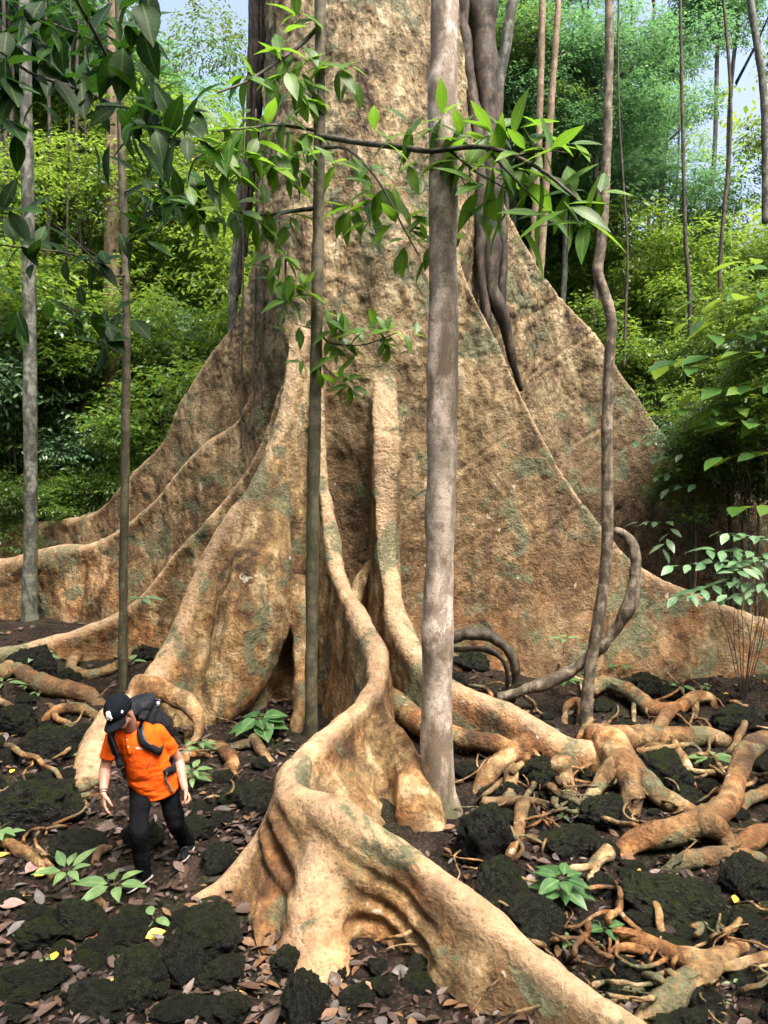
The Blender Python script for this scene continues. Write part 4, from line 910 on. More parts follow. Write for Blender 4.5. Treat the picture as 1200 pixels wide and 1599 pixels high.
d = dep(915, 1132); T_WAVE = slim_tree('slender_tree', 'wavy grey tree with an S-bend, standing before the right buttress', [(914, 1136, d, 12.3), (920, 1060, d, 9.2), (936, 960, d, 9.2), (947, 870, d, 8.8), (949, 770, d, 8.4), (948, 670, d, 8.4), (952, 560, d, 7.9), (955, 500, d, 7.9), (943, 455, d, 7.9), (934, 425, d, 7.9), (940, 375, d, 7.5), (945, 300, d, 7.0), (950, 180, d, 6.6), (952, 0, d, 6.2), (953, -200, d, 5.7)], M_LIANA)
slim_tree('slender_tree', 'short grey trunk stub leaning against the far left buttress', [(362, 520, 14.6, 7), (366, 430, 14.6, 7), (370, 380, 14.6, 6), (378, 250, 14.7, 5)], M_GREY, 10)
slim_tree('slender_tree', 'paired thin pale tree just right of the giant trunk, left one', [(830, 420, 17, 6), (838, 300, 17, 5.5), (843, 180, 17, 5), (850, -100, 17, 5)], M_TAN, 10)
slim_tree('slender_tree', 'paired thin pale tree just right of the giant trunk, right one', [(842, 440, 17.5, 6), (852, 300, 17.5, 6), (862, 150, 17.5, 5), (880, -100, 17.5, 4)], M_TAN, 10)
slim_tree('slender_tree', 'leaning grey tree that forks off behind the dark vine at the top', [(770, 300, 16, 9), (778, 150, 16, 8), (792, 60, 16, 8), (806, -40, 16, 7), (820, -150, 16, 7)], M_GREY, 10)
slim_tree('slender_tree', 'grey tree cut by the right edge of the photo at the top', [(1196, 330, 17, 5), (1196, 200, 17, 6), (1190, 120, 17, 5), (1175, 20, 17, 5), (1160, -80, 17, 4)], M_GREY, 10)
for i, (px, py0, py1, dd_, w_) in enumerate([(8, 830, 380, 18, 5), (25, 800, 500, 19, 3), (72, 810, 560, 18.5, 4), (128, 790, 480, 18.8, 4), (148, 800, 600, 19.5, 3), (100, 800, 620, 18, 2.5), (228, 760, 560, 20, 3), (1075, 600, 360, 17, 4), (975, 560, 380, 18, 2.5), (1130, 700, 420, 16, 4)]):
    tag(slim_tree('slender_tree', 'very thin dark stem in the shady thicket', [(px, py0, dd_, w_), (px + 3, (py0 + py1) / 2, dd_, w_ * .9), (px + random.uniform(-8, 8), py1, dd_, w_ * .75), (px + random.uniform(-14, 14), py1 * .4, dd_, w_ * .65), (px + random.uniform(-20, 20), -120, dd_, w_ * .5)], M_DARKSTEM, 8), ('thin dark stem in the thicket left of the giant tree' if px < 400 else 'thin dark stem in the thicket right of the giant tree'), None, 'thin stems in the left thicket' if px < 400 else 'thin stems in the right thicket')

# ------------------------------------------------------------------ vines
def vine(label, paths, mat, name='vine', cat='vine', sides=12, wob=.18):
    org = P(*paths[0][0][:3]); o = empty(name, org, label, cat); first = True
    for pts in paths:
        V, F = tube([P(a, b, c) for a, b, c, _ in pts], [q * mpp(c) for _, _, c, q in pts], sides, n=len(pts) * 8, wob=wob, seed=len(pts))
        mk('stem' if first else 'branch', V, F, mat, o); first = False
    return o
vine('dark thick strangler vine running down the right side of the giant trunk', [
    [(748, -150, 12.9, 19), (752, 0, 12.9, 19), (757, 100, 12.8, 19), (762, 200, 12.75, 18), (766, 290, 12.7, 17), (764, 380, 12.65, 15), (770, 450, 12.6, 12), (790, 510, 12.65, 10), (800, 560, 12.75, 8), (814, 610, 12.9, 4)],
    [(716, -150, 12.6, 9), (726, 60, 12.6, 9), (734, 130, 12.6, 10), (744, 200, 12.6, 10), (752, 290, 12.55, 9), (750, 400, 12.5, 8), (758, 480, 12.5, 7), (770, 530, 12.5, 4)],
    [(772, -150, 12.95, 8), (766, 40, 12.9, 9), (776, 160, 12.85, 9), (772, 260, 12.8, 8), (786, 380, 12.8, 8), (784, 470, 12.75, 6), (792, 540, 12.8, 3)]], M_VINE, wob=.35)
vine('thick grey liana looping beside the wavy tree', [
    [(960, 828, 9.6, 6.6), (980, 840, 9.55, 9.0), (993, 870, 9.5, 9.8), (990, 920, 9.45, 9.8), (970, 970, 9.5, 9.8), (930, 1020, 9.6, 9.0), (880, 1055, 9.7, 9.0), (830, 1075, 9.8, 9.0), (780, 1090, 9.9, 8.2)]], M_LIANA, wob=.4)
vine('dark curved vine arching in the hollow right of the pale thick tree', [
    [(690, 1030, 10.3, 6.5), (705, 1000, 10.2, 7.9), (735, 990, 10.1, 9.4), (770, 996, 10.0, 9.4), (796, 1018, 9.95, 8.6), (806, 1050, 9.95, 7.2), (800, 1085, 10.0, 6.5), (790, 1110, 10.0, 5.0)],
    [(710, 1015, 10.3, 4.3), (760, 1015, 10.2, 5.0), (790, 1040, 10.15, 4.3), (792, 1100, 10.1, 3.6)]], M_VINE, wob=.35)
for k, (x_, a_, b_, w_) in enumerate([(388, -60, 460, 5), (396, -60, 400, 8), (404, -60, 330, 6), (410, -60, 240, 7), (384, 120, 470, 4)]):
    tag(vine('dark hanging lianas bunched along the left edge of the giant trunk', [[(x_ + 6, a_, 13.4, w_), (x_ + 3, a_ * .6 + b_ * .4, 13.5, w_), (x_ - 4, a_ * .3 + b_ * .7, 13.6, w_ * .9), (x_ - 14, b_, 13.7, w_ * .5)]], M_VINE, sides=8), None, None, 'hanging lianas left of the giant trunk')
for k, (x_, y0, y1, dd_) in enumerate([(378, 420, 700, 13.05), (398, 430, 670, 12.55), (411, 440, 640, 12.25)]):
    tag(vine('thin brown aerial cord hanging in front of the far left buttress', [[(x_ + 2, y0 - 260, dd_, 1.3), (x_ + 2, y0, dd_, 1.3), (x_, (y0 + y1) / 2, dd_, 1.3), (x_ - 1, y1, dd_, 1.0)]], M_DARKSTEM, 'aerial_cord', 'vine', 6), None, None, 'thin aerial cords on the left buttress')

# ------------------------------------------------------------------ leafy branches of the near trees
def branch(parent, pts, r0, leaves, mat_leaf, bmat=None, L=70, W=.4, seed=0, hang=.35, name='branch', twigs=None):
    """pts: px, py, depth; leaves: px, py, depth, heading deg (0 right, 90 up), count, scale"""
    rng = np.random.default_rng(seed); p3 = [P(*q) for q in pts]
    parts = [tube(p3, np.linspace(r0, r0 * .35, len(p3)), 7, wob=.08, seed=seed)]
    for tw in (twigs or []): parts.append(tube([P(*q) for q in tw], np.linspace(r0 * .45, r0 * .15, len(tw)), 5))
    V, F = cat_meshes(parts); b = mk(name, V, F, bmat or M_DARKSTEM, parent)
    pos, dv, nv, LL, WW = [], [], [], [], []
    for (px, py, dd_, hd, cnt_, sc_) in leaves:
        c = P(px, py, dd_); a0 = math.radians(hd)
        for j in range(cnt_ + (2 if cnt_ > 3 else 0)):
            a = a0 + math.radians((j - (cnt_ - 1) / 2) * 150 / max(cnt_ - 1, 1)) + rng.normal(0, .18)
            yy = rng.normal(0, .45)
            dvec = np.array([math.cos(a), yy - .15, math.sin(a) - hang]) 
            off = np.array([math.cos(a0), 0, math.sin(a0)]) * rng.uniform(-.5, .5) * L * mpp(dd_) * sc_
            pos.append(c + off); dv.append(dvec); nv.append(np.array([rng.normal(0, .35), -0.45 + rng.normal(0, .3), 1.0]))
            l_ = L * mpp(dd_) * sc_ * rng.uniform(.75, 1.15); LL.append(l_); WW.append(l_ * W * rng.uniform(.85, 1.15))
    V, T_, Q_ = leaf_strip(pos, dv, nv, np.array(LL), np.array(WW), rows=5, droop=rng.uniform(.05, .35, len(LL)), fold=.22, wid=(0, .72, 1.0, .9, .5, 0))
    mk_leaves('foliage', V, T_, Q_, mat_leaf, b)
    return b
ds = T_SAP.location[1]
branch(T_SAP, [(497, 212, ds), (560, 222, 8.2), (640, 232, 7.3), (672, 236, 7.0), (760, 230, 6.6), (840, 262, 6.3), (900, 310, 6.1)], .035,
    [(600, 212, 7.6, 150, 3, .8), (640, 205, 7.3, 100, 4, .75), (690, 198, 7.0, 90, 5, .8), (725, 205, 6.9, 60, 5, .85), (760, 215, 6.7, 40, 5, .9), (800, 215, 6.6, 50, 5, .9), (835, 225, 6.4, 30, 5, .9), (872, 232, 6.3, 20, 5, .9),
     (690, 262, 7.0, 240, 4, .9), (725, 270, 6.9, 250, 4, 1.0), (745, 300, 6.8, 230, 5, 1.25), (775, 290, 6.7, 280, 4, 1.1), (800, 320, 6.6, 290, 4, 1.2), (830, 290, 6.5, 300, 4, 1.1), (870, 290, 6.3, 330, 4, 1.1), (890, 330, 6.1, 270, 3, 1.25), (905, 335, 6.1, 320, 4, 1.25), (850, 330, 6.3, 250, 3, 1.0), (925, 300, 6.1, 0, 3, .9), (660, 250, 7.1, 200, 3, .8)],
    L_NEAR, L=66, W=.34, seed=3, hang=.22, twigs=[[(700, 232, 6.9), (740, 265, 6.8), (800, 300, 6.6)], [(760, 232, 6.6), (800, 275, 6.5), (850, 325, 6.3)], [(800, 245, 6.5), (850, 235, 6.4), (890, 240, 6.3)]])
branch(T_SAP, [(499, 232, ds), (540, 232, 8.4), (575, 262, 8.0), (602, 300, 7.7), (630, 355, 7.5), (655, 400, 7.4)], .02,
    [(545, 250, 8.3, 200, 4, .8), (575, 262, 8.0, 30, 4, .8), (590, 295, 7.8, 190, 5, .9), (560, 310, 8.0, 230, 4, .9), (580, 345, 7.9, 250, 4, .9), (545, 330, 8.1, 210, 4, .8), (625, 345, 7.6, 20, 4, .8), (635, 375, 7.5, 250, 4, .8), (660, 375, 7.4, 330, 5, .9), (690, 385, 7.3, 340, 4, .8), (670, 405, 7.4, 300, 4, .8), (640, 320, 7.6, 60, 3, .7), (655, 345, 7.5, 30, 4, .7)],
    L_NEAR, L=56, W=.38, seed=4)
branch(T_SAP, [(498, 325, ds), (455, 330, 8.9), (410, 336, 8.7), (365, 330, 8.5)], .03,
    [(370, 330, 8.5, 180, 4, .9), (395, 345, 8.6, 200, 5, .9), (340, 330, 8.5, 150, 4, .8), (420, 330, 8.7, 120, 4, .8), (450, 345, 8.9, 250, 4, .8), (320, 345, 8.5, 210, 4, .8), (300, 320, 8.5, 160, 4, .8)],
    L_NEAR, L=52, W=.42, seed=5, twigs=[[(405, 338, 8.7), (415, 362, 8.7), (445, 395, 8.7), (446, 440, 8.7)]])
branch(T_SAP, [(446, 395, 8.7), (447, 440, 8.7), (455, 470, 8.75)], .012,
    [(440, 400, 8.7, 180, 4, .8), (450, 430, 8.7, 200, 5, .8), (455, 460, 8.7, 240, 4, .8), (470, 450, 8.8, 330, 4, .7), (425, 420, 8.7, 200, 3, .7)], L_NEAR, L=52, W=.42, seed=6)
branch(T_SAP, [(500, 40, ds), (470, 70, 8.9), (435, 95, 8.6), (390, 125, 8.3), (340, 145, 8.0)], .028,
    [(470, 95, 8.8, 250, 4, .9), (440, 90, 8.6, 100, 5, 1.0), (470, 130, 8.7, 260, 5, 1.0), (430, 120, 8.5, 200, 5, .95), (400, 120, 8.3, 180, 4, .9), (490, 150, 8.8, 300, 4, .9), (520, 105, 8.9, 340, 4, .9), (545, 110, 9.0, 300, 3, .8), (450, 60, 8.8, 120, 3, .8), (465, 25, 8.9, 60, 4, .9)],
    L_NEAR, L=50, W=.42, seed=7)
branch(T_SAP, [(499, 205, ds), (470, 200, 8.8), (430, 195, 8.5), (390, 200, 8.2), (340, 205, 8.0)], .022,
    [(475, 215, 8.8, 220, 5, 1.0), (445, 195, 8.6, 130, 5, .95), (440, 230, 8.5, 230, 5, 1.0), (410, 190, 8.4, 150, 5, 1.0), (395, 225, 8.3, 230, 5, 1.0), (360, 200, 8.1, 170, 5, .95), (345, 230, 8.0, 220, 5, .95), (480, 245, 8.7, 270, 4, .9), (380, 255, 8.2, 240, 5, .9), (425, 260, 8.4, 250, 5, .9), (350, 270, 8.1, 220, 4, .9), (455, 275, 8.6, 270, 4, .9)],
    L_NEAR, L=50, W=.40, seed=8)
branch(T_SAP, [(495, 500, ds), (508, 530, 8.9), (530, 538, 8.8), (570, 538, 8.7), (620, 520, 8.6)], .016,
    [(520, 512, 8.9, 60, 4, .8), (540, 520, 8.8, 30, 5, .9), (575, 515, 8.7, 30, 4, .8), (610, 515, 8.6, 10, 5, .8), (635, 522, 8.6, 0, 3, .7), (515, 545, 8.9, 270, 4, .9), (540, 550, 8.8, 260, 3, .9), (600, 535, 8.6, 300, 4, .7)], L_NEAR, L=44, W=.4, seed=9)
branch(T_SAP, [(495, 560, ds), (520, 585, 8.9), (540, 600, 8.8)], .012, [(530, 590, 8.8, 60, 3, .8), (520, 606, 8.8, 180, 2, .9), (540, 600, 8.8, 340, 4, .9), (545, 610, 8.8, 280, 3, .8)], L_NEAR, L=40, W=.4, seed=10)
branch(T_SAP, [(496, 515, ds), (475, 510, 9.0), (460, 505, 8.9)], .01, [(470, 508, 8.9, 150, 3, .8), (478, 555, 8.9, 240, 3, .7), (462, 515, 8.9, 200, 2, .7)], L_NEAR, L=42, W=.4, seed=12)
# dark leaves, upper left
b_ = lambda *a, **k: branch(T_THIN, *a, L_DARK, hang=.12, **k)
dt = T_THIN.location[1]
b_([(190, 140, dt), (175, 105, 9.0), (150, 55, 7.8), (120, 0, 7.0), (100, -40, 6.6)], .028,
   [(190, 60, 8.2, 280, 3, 1.3), (205, 30, 8.0, 320, 4, 1.3), (225, 10, 7.8, 300, 3, 1.2), (165, 25, 7.6, 20, 3, 1.0), (120, 45, 7.4, 200, 3, 1.0), (230, 105, 8.8, 290, 3, 1.0)], L=56, W=.5, seed=21)
b_([(188, 170, dt), (150, 150, 9.5), (110, 135, 8.2), (50, 115, 7.2), (0, 80, 6.6), (-30, 75, 6.3)], .024,
   [(70, 35, 7.2, 300, 3, 1.0), (30, 20, 6.9, 310, 4, 1.0), (20, 45, 6.8, 200, 3, 1.0), (60, 60, 7.1, 330, 4, .9), (10, 130, 6.6, 270, 4, 1.2), (15, 170, 6.6, 250, 3, 1.3), (80, 130, 7.5, 230, 3, 1.2), (95, 120, 7.8, 310, 4, 1.2), (60, 100, 7.3, 60, 3, .9), (130, 135, 8.6, 300, 3, 1.2), (110, 100, 8.0, 80, 3, .8), (25, 225, 6.6, 270, 3, 1.0)], L=54, W=.46, seed=22)
b_([(190, 160, dt), (150, 165, 9.0), (205, 170, 8.0), (250, 200, 7.2), (300, 230, 6.8)], .014,
   [(150, 160, 8.8, 290, 3, 1.1), (190, 165, 8.2, 200, 3, 1.1), (200, 190, 8.0, 300, 4, 1.2), (230, 205, 7.6, 320, 4, 1.2), (260, 190, 7.2, 20, 4, 1.0), (270, 220, 7.0, 330, 4, 1.1), (300, 215, 6.8, 350, 4, 1.0), (145, 235, 8.6, 270, 1, 1.0), (115, 195, 8.4, 180, 2, .9), (175, 215, 8.2, 250, 3, 1.0), (310, 250, 6.8, 300, 3, .9), (240, 160, 7.4, 70, 4, .9), (290, 170, 7.0, 40, 4, .9)], L=56, W=.44, seed=23)
b_([(188, 90, dt), (140, 60, 9.5), (90, 40, 8.4), (30, 10, 7.6)], .016,
   [(150, 70, 9.6, 250, 4, .9), (120, 60, 9.0, 290, 4, .9), (90, 50, 8.5, 240, 4, .9), (60, 20, 8.0, 300, 4, .9), (110, 20, 8.6, 90, 3, .8), (160, 30, 9.6, 60, 4, .8), (30, 60, 7.6, 270, 4, .9), (140, 100, 9.2, 270, 4, .8), (85, 85, 8.4, 300, 4, .8), (200, 100, 10, 330, 4, .9), (220, 70, 9.8, 20, 4, .9), (235, 130, 9.6, 300, 4, .9)], L=50, W=.46, seed=27)
b_([(196, 430, dt), (165, 430, 10.0), (120, 400, 8.5), (60, 390, 7.4), (-20, 380, 6.8)], .018,
   [(10, 330, 6.9, 10, 4, 1.0), (50, 345, 7.2, 340, 3, .9), (120, 405, 8.4, 190, 3, .8), (155, 410, 9.2, 350, 4, .9), (205, 385, 10.5, 310, 3, 1.0), (235, 370, 10.0, 50, 3, .9), (20, 490, 6.9, 210, 3, 1.0), (55, 500, 7.2, 10, 3, .9), (40, 395, 7.1, 300, 4, .8), (90, 375, 7.8, 60, 3, .8), (-5, 450, 6.7, 270, 3, .9)], L=58, W=.42, seed=24)
b_([(196, 490, dt), (165, 500, 10.0), (140, 490, 9.0), (100, 480, 8.0)], .014,
   [(150, 500, 9.4, 280, 3, 1.0), (120, 495, 8.6, 200, 3, .9), (165, 510, 9.8, 260, 4, 1.0), (130, 470, 8.8, 100, 3, .8), (190, 490, 10.4, 330, 3, .8), (100, 515, 8.2, 300, 2, 1.0)], L=52, W=.45, seed=25)
b_([(195, 300, dt), (230, 290, 10.0), (270, 300, 9.4), (310, 310, 9.0)], .014,
   [(230, 285, 10, 60, 4, .8), (260, 290, 9.6, 30, 4, .8), (280, 310, 9.3, 330, 4, .9), (310, 300, 9.0, 20, 4, .9), (320, 330, 9.0, 310, 4, .8), (240, 320, 9.8, 280, 4, .8)], L=54, W=.42, seed=26)

# ------------------------------------------------------------------ seedlings and small plants
def seedling(px, py, hpx, n, L, label, mat, W=.42, seed=0, hang=.25, tiers=1, name='seedling', spread=1.0, d=None, group=None):
    rng = np.random.default_rng(seed + int(px)); g = G(px, py) if d is None else P(px, py, d); m_ = mpp(g[1]); h = hpx * m_
    o = empty(name, g, label, 'plant', group); topp = g + np.array([rng.normal(0, .1) * h, 0, h])
    V, F = tube([g - [0, 0, .03], (g + topp) / 2 + rng.normal(0, .03, 3) * h, topp], [.008, .006, .004], 5); parts = [(V, F)]
    pos, dv, nv, LL = [], [], [], []
    for tq in range(tiers):
        c = g + (topp - g) * (1 - .35 * tq / max(tiers - 1, 1) if tiers > 1 else 1)
        for j in range(n):
            a = 2 * math.pi * j / n + rng.normal(0, .25) + tq * .6; dvec = np.array([math.cos(a), math.sin(a), .35 - hang + rng.normal(0, .12)])
            pe = c + np.array([math.cos(a), math.sin(a), .15]) * L * m_ * .22 * spread
            parts.append(tube([c, pe], [.003, .002], 4, n=4))
            pos.append(pe); dv.append(dvec); nv.append([rng.normal(0, .15), -.2, 1]); LL.append(L * m_ * rng.uniform(.75, 1.15))
    V, F = cat_meshes(parts); mk('stem', V, F, M_SAPL, o); LL = np.array(LL)
    mk_leaves('foliage', *leaf_strip(pos, dv, nv, LL, LL * W, rows=5, droop=.25, fold=.2, wid=(0, .8, 1.0, .85, .45, 0)), mat, o); return o
seedling(112, 1398, 44, 7, 42, 'pale seedling with upright leaves left of the front foot', L_SEED, .36, hang=.0)
seedling(182, 1408, 30, 6, 52, 'pale broad-leaved seedling in front of the front shoe', L_SEED, .42)
seedling(242, 1446, 14, 3, 30, 'tiny two-leaved sprout at the foot of the root lobe', L_SEED, .5)
seedling(872, 1412, 44, 8, 44, 'dark green leafy seedling among rocks right of the snaking root', L_SEED2, .52, tiers=2)
seedling(885, 1480, 14, 6, 22, 'small bright sprout below the leafy seedling', L_SEED, .5)
seedling(945, 1470, 24, 5, 26, 'small seedling with round leaves beside the lower right root', L_SEED2, .7)
seedling(845, 1452, 20, 4, 20, 'little sprout at the crest of the snaking root', L_SEED2, .5)
seedling(404, 1150, 30, 9, 36, 'dark heart-leaved plant in the crevice of the giant tree', L_SEED2, .78, tiers=2, hang=.4)
seedling(312, 1180, 22, 8, 24, 'fern-like green tuft right of the backpack', L_SEED, .3, tiers=2)
seedling(302, 1232, 32, 7, 26, 'leafy weed right of the hanging elbow', L_SEED, .4, tiers=2)
seedling(8, 1320, 30, 6, 34, 'green seedling cut by the left edge', L_SEED, .4, tiers=2)
seedling(60, 1050, 26, 6, 34, 'pale seedling growing beside the left root fork', L_SILV, .32)
seedling(10, 1085, 20, 5, 28, 'pale weed at the left edge below the root fork', L_SEED, .3)
seedling(222, 950, 16, 5, 30, 'silvery seedling in front of the left middle buttress', L_SILV, .34, d=11.0)
seedling(205, 1050, 18, 4, 26, 'sprout at the foot of the thinnest pole tree', L_SEED, .4)
seedling(880, 1020, 24, 4, 22, 'small sprout on the lying liana', L_SEED, .4, d=9.5)
seedling(885, 1090, 30, 6, 24, 'weed in front of the wavy tree', L_SEED2, .4)
seedling(968, 1060, 20, 5, 20, 'weed right of the wavy tree foot', L_SEED2, .4)
seedling(1108, 1205, 24, 5, 32, 'seedling over the thick arched root', L_SEED, .38)
seedling(1060, 1090, 18, 4, 20, 'sprout beside the arched small root at the right', L_SEED, .4)
seedling(745, 1460, 10, 3, 16, 'tiny sprout right of the snaking crest', L_SEED, .5)
seedling(540, 1300, 10, 2, 1, 'x', L_SEED, .5) if False else None
for k in range(26):
    a, b = random.choice([((0, 150), (1060, 1300)), ((0, 250), (1400, 1590)), ((900, 1190), (1340, 1590)), ((820, 1190), (1060, 1300))])
    seedling(random.uniform(*a), random.uniform(*b), random.uniform(4, 12), random.choice([2, 3, 4]), random.uniform(8, 15), 'tiny green sprout among rocks and litter', L_SEED, .55, seed=k, group='tiny sprouts on the forest floor')
# taller shrubs on the right with pale shining leaves
def near_shrub(px, py, d, label, L, spots, mat, seed, W=.42):
    base = P(px, py, d); base[2] = float(gh(base[0], base[1])); o = empty('shrub', base, label, 'shrub'); rng = np.random.default_rng(seed)
    parts = []; pos, dv, nv, LL = [], [], [], []
    for (a, b, dd_, hd, n_) in spots:
        tip = P(a, b, dd_); mid = base * .5 + tip * .5 + np.array([rng.normal(0, .12), rng.normal(0, .12), .18]); parts.append(tube([base - [0, 0, .1], mid, tip], [.008, .005, .0025], 5))
        h_ = math.radians(hd); ax = np.array([math.cos(h_), rng.normal(0, .4), math.sin(h_) * .6]); ax /= np.linalg.norm(ax); l_ = L * mpp(dd_)
        for j in range(n_):
            sg = 1 if j % 2 else -1; sdv = np.cross(ax, [0, 0, 1.0])
            pos.append(tip + ax * (j - n_ / 2) * l_ * .38); dv.append(ax * .55 + sdv * sg * .9 + np.array([0, 0, -.12]) + rng.normal(0, .15, 3)); nv.append([rng.normal(0, .25), -.3 + rng.normal(0, .2), 1]); LL.append(l_ * rng.uniform(.7, 1.15))
    V, F = cat_meshes(parts); mk('stem', V, F, M_DARKSTEM, o); LL = np.array(LL)
    mk_leaves('foliage', *leaf_strip(pos, dv, nv, LL, LL * W, rows=4, droop=.15, fold=.2), mat, o)
near_shrub(1165, 1000, 10.3, 'pale shining shrub in front of the right buttress at the right edge', 32, [(1095, 880, 10.2, 190, 9), (1140, 860, 10.3, 175, 10), (1165, 885, 10.2, 190, 10), (1110, 915, 10.1, 200, 9), (1180, 910, 10.1, 180, 10), (1150, 930, 10.0, 200, 8), (1090, 930, 10.0, 190, 7), (1190, 840, 10.4, 160, 9), (1160, 835, 10.5, 170, 8), (1200, 870, 10.2, 180, 9), (1210, 930, 10.1, 190, 9)], L_SILV, 1)
near_shrub(1040, 840, 12.8, 'small-leaved sprig hanging before the darker right buttress', 26, [(1010, 690, 12.5, 180, 5), (1035, 715, 12.5, 200, 6), (1040, 740, 12.5, 210, 5), (1015, 815, 12.3, 180, 6), (1040, 845, 12.2, 250, 5), (1060, 760, 12.5, 200, 5)], L_SILV, 2)
near_shrub(1230, 900, 11.8, 'broad-leaved shrub leaning in from the right edge', 60, [(1130, 465, 11.9, 190, 6), (1110, 500, 11.9, 185, 7), (1160, 520, 11.8, 190, 7), (1190, 480, 11.9, 170, 7), (1140, 560, 11.8, 200, 7), (1180, 600, 11.7, 190, 7), (1120, 610, 11.7, 185, 7), (1195, 650, 11.6, 190, 7), (1150, 660, 11.6, 180, 6), (1200, 420, 12, 160, 6), (1190, 790, 11.2, 185, 5), (1200, 555, 11.8, 180, 6), (1085, 560, 11.9, 190, 6), (1090, 640, 11.8, 190, 6), (1165, 710, 11.5, 190, 5)], L_MID, 3)
near_shrub(735, 400, 12.2, 'small epiphyte plant clinging to the dark strangler vine', 30, [(740, 365, 12.1, 150, 6), (760, 380, 12.1, 20, 5), (735, 405, 12.1, 200, 6), (770, 370, 12.1, 30, 5), (750, 310, 12.1, 60, 4)], L_SEED2, 4) if False else None
# ------------------------------------------------------------------ the hiker
def unit(q): q = np.asarray(q, float); return q / (np.linalg.norm(q) + 1e-12)
FX = float(G(222, 1386)[1])                                   # depth of the planted front foot
dz = FX - 5.76
def B(px, py, d): return P(px, py, d + dz)
shL, shR = B(178, 1151, 5.72), B(246, 1143, 5.92)             # image-left and image-right shoulder
neck = B(207, 1143, 5.83); hipL, hipR = B(221, 1219, 5.93), B(257, 1218, 6.02)
hipm, shm = (hipL + hipR) / 2, (shL + shR) / 2
UPT = unit(shm - hipm); SDT = unit(shR - shL); FWT = unit(np.cross(UPT, SDT)); FWT = FWT if FWT[1] < 0 else -FWT; SDT = unit(np.cross(FWT, UPT)); SDT = SDT if SDT[0] > 0 else -SDT
elL, wrL = B(164, 1200, 5.70), B(162, 1238, 5.56)
elR, wrR = B(279, 1186, 6.08), B(289, 1232, 5.94)
kneeL, ankL = B(217, 1298, 5.70), B(225, 1368, 5.80)
kneeR, ankR = B(275, 1284, 5.98), B(293, 1316, 6.30)
headc = B(188, 1113, 5.60)
FH = unit([-.27, -.78, -.60]); UH = unit(np.array([-.12, 0, 1.0]) - FH * np.dot([-.12, 0, 1.0], FH)); RH = unit(np.cross(FH, UH))   # face, crown, his own right is -RH side
if RH[0] < 0: RH = -RH
def HD(x, f_, u_): return headc + RH * x + FH * f_ + UH * u_
feet = np.array([FX, 0, 0])
pbase = (G(222, 1390) + G(288, 1345)) / 2
man = empty('person', pbase, 'man in orange polo shirt, black cap and black trousers walking with head bowed', 'person')
def material_skin():
    t = NT('skin'); f_ = t.noise(t.pos(), 20, 4)
    c = t.ramp(f_, [(0.3, (0.30, 0.140, 0.100)), (0.7, (0.40, 0.215, 0.160))]); t.done(c, 0.5, t.bump(t.noise(t.pos(), 160, 2), 0.1, 0.003), 0.4)
    t.b.inputs['Subsurface Weight'].default_value = 0.12; t.b.inputs['Subsurface Radius'].default_value = (0.02, 0.008, 0.004); return t.m
M_SKIN = material_skin()
def cloth(name, a, b, wr=9, bs=.5, rough=.85, spec=.06):
    t = NT(name); f_ = t.noise(t.pos(), wr, 4, .55, .6); c = t.ramp(f_, [(.3, a), (.7, b)])
    return t.done(c, rough, t.bump(t.noise(t.pos(), 420, 2), .25, .002, t.bump(f_, bs, .03)), spec)
M_SHIRT = cloth('orange_knit', (0.60, 0.070, 0.006), (0.74, 0.105, 0.010), 9, .45)
M_TROUS = cloth('black_trousers', (0.0022, 0.0025, 0.0034), (0.0046, 0.005, 0.0066), 10, .5)
M_CAP = cloth('black_cap_cloth', (0.0028, 0.004, 0.006), (0.0055, 0.0075, 0.011), 14, .15)
M_PACK = cloth('charcoal_pack_fabric', (0.006, 0.007, 0.009), (0.017, 0.019, 0.023), 14, .6, .6)
M_PACK2 = cloth('navy_pack_fabric', (0.006, 0.0068, 0.010), (0.016, 0.018, 0.024), 14, .5, .55)
M_GRID = plain('grey_strap_webbing', (0.06, 0.066, 0.072), .7, .25, 60)
M_WHT = plain('white_embroidery', (0.80, 0.80, 0.78), .7, .06, 60)
M_RED = plain('red_print', (0.55, 0.02, 0.02), .7, .1, 60)
M_SHOE = cloth('black_shoe', (0.004, 0.0045, 0.006), (0.010, 0.011, 0.014), 30, .3, .6)
M_SOLE = plain('pale_shoe_sole', (0.22, 0.21, 0.20), .7)
M_HAIR = plain('short_brown_hair', (0.025, 0.015, 0.010), .6, .4, 150, .5)
M_STUB = M_HAIR

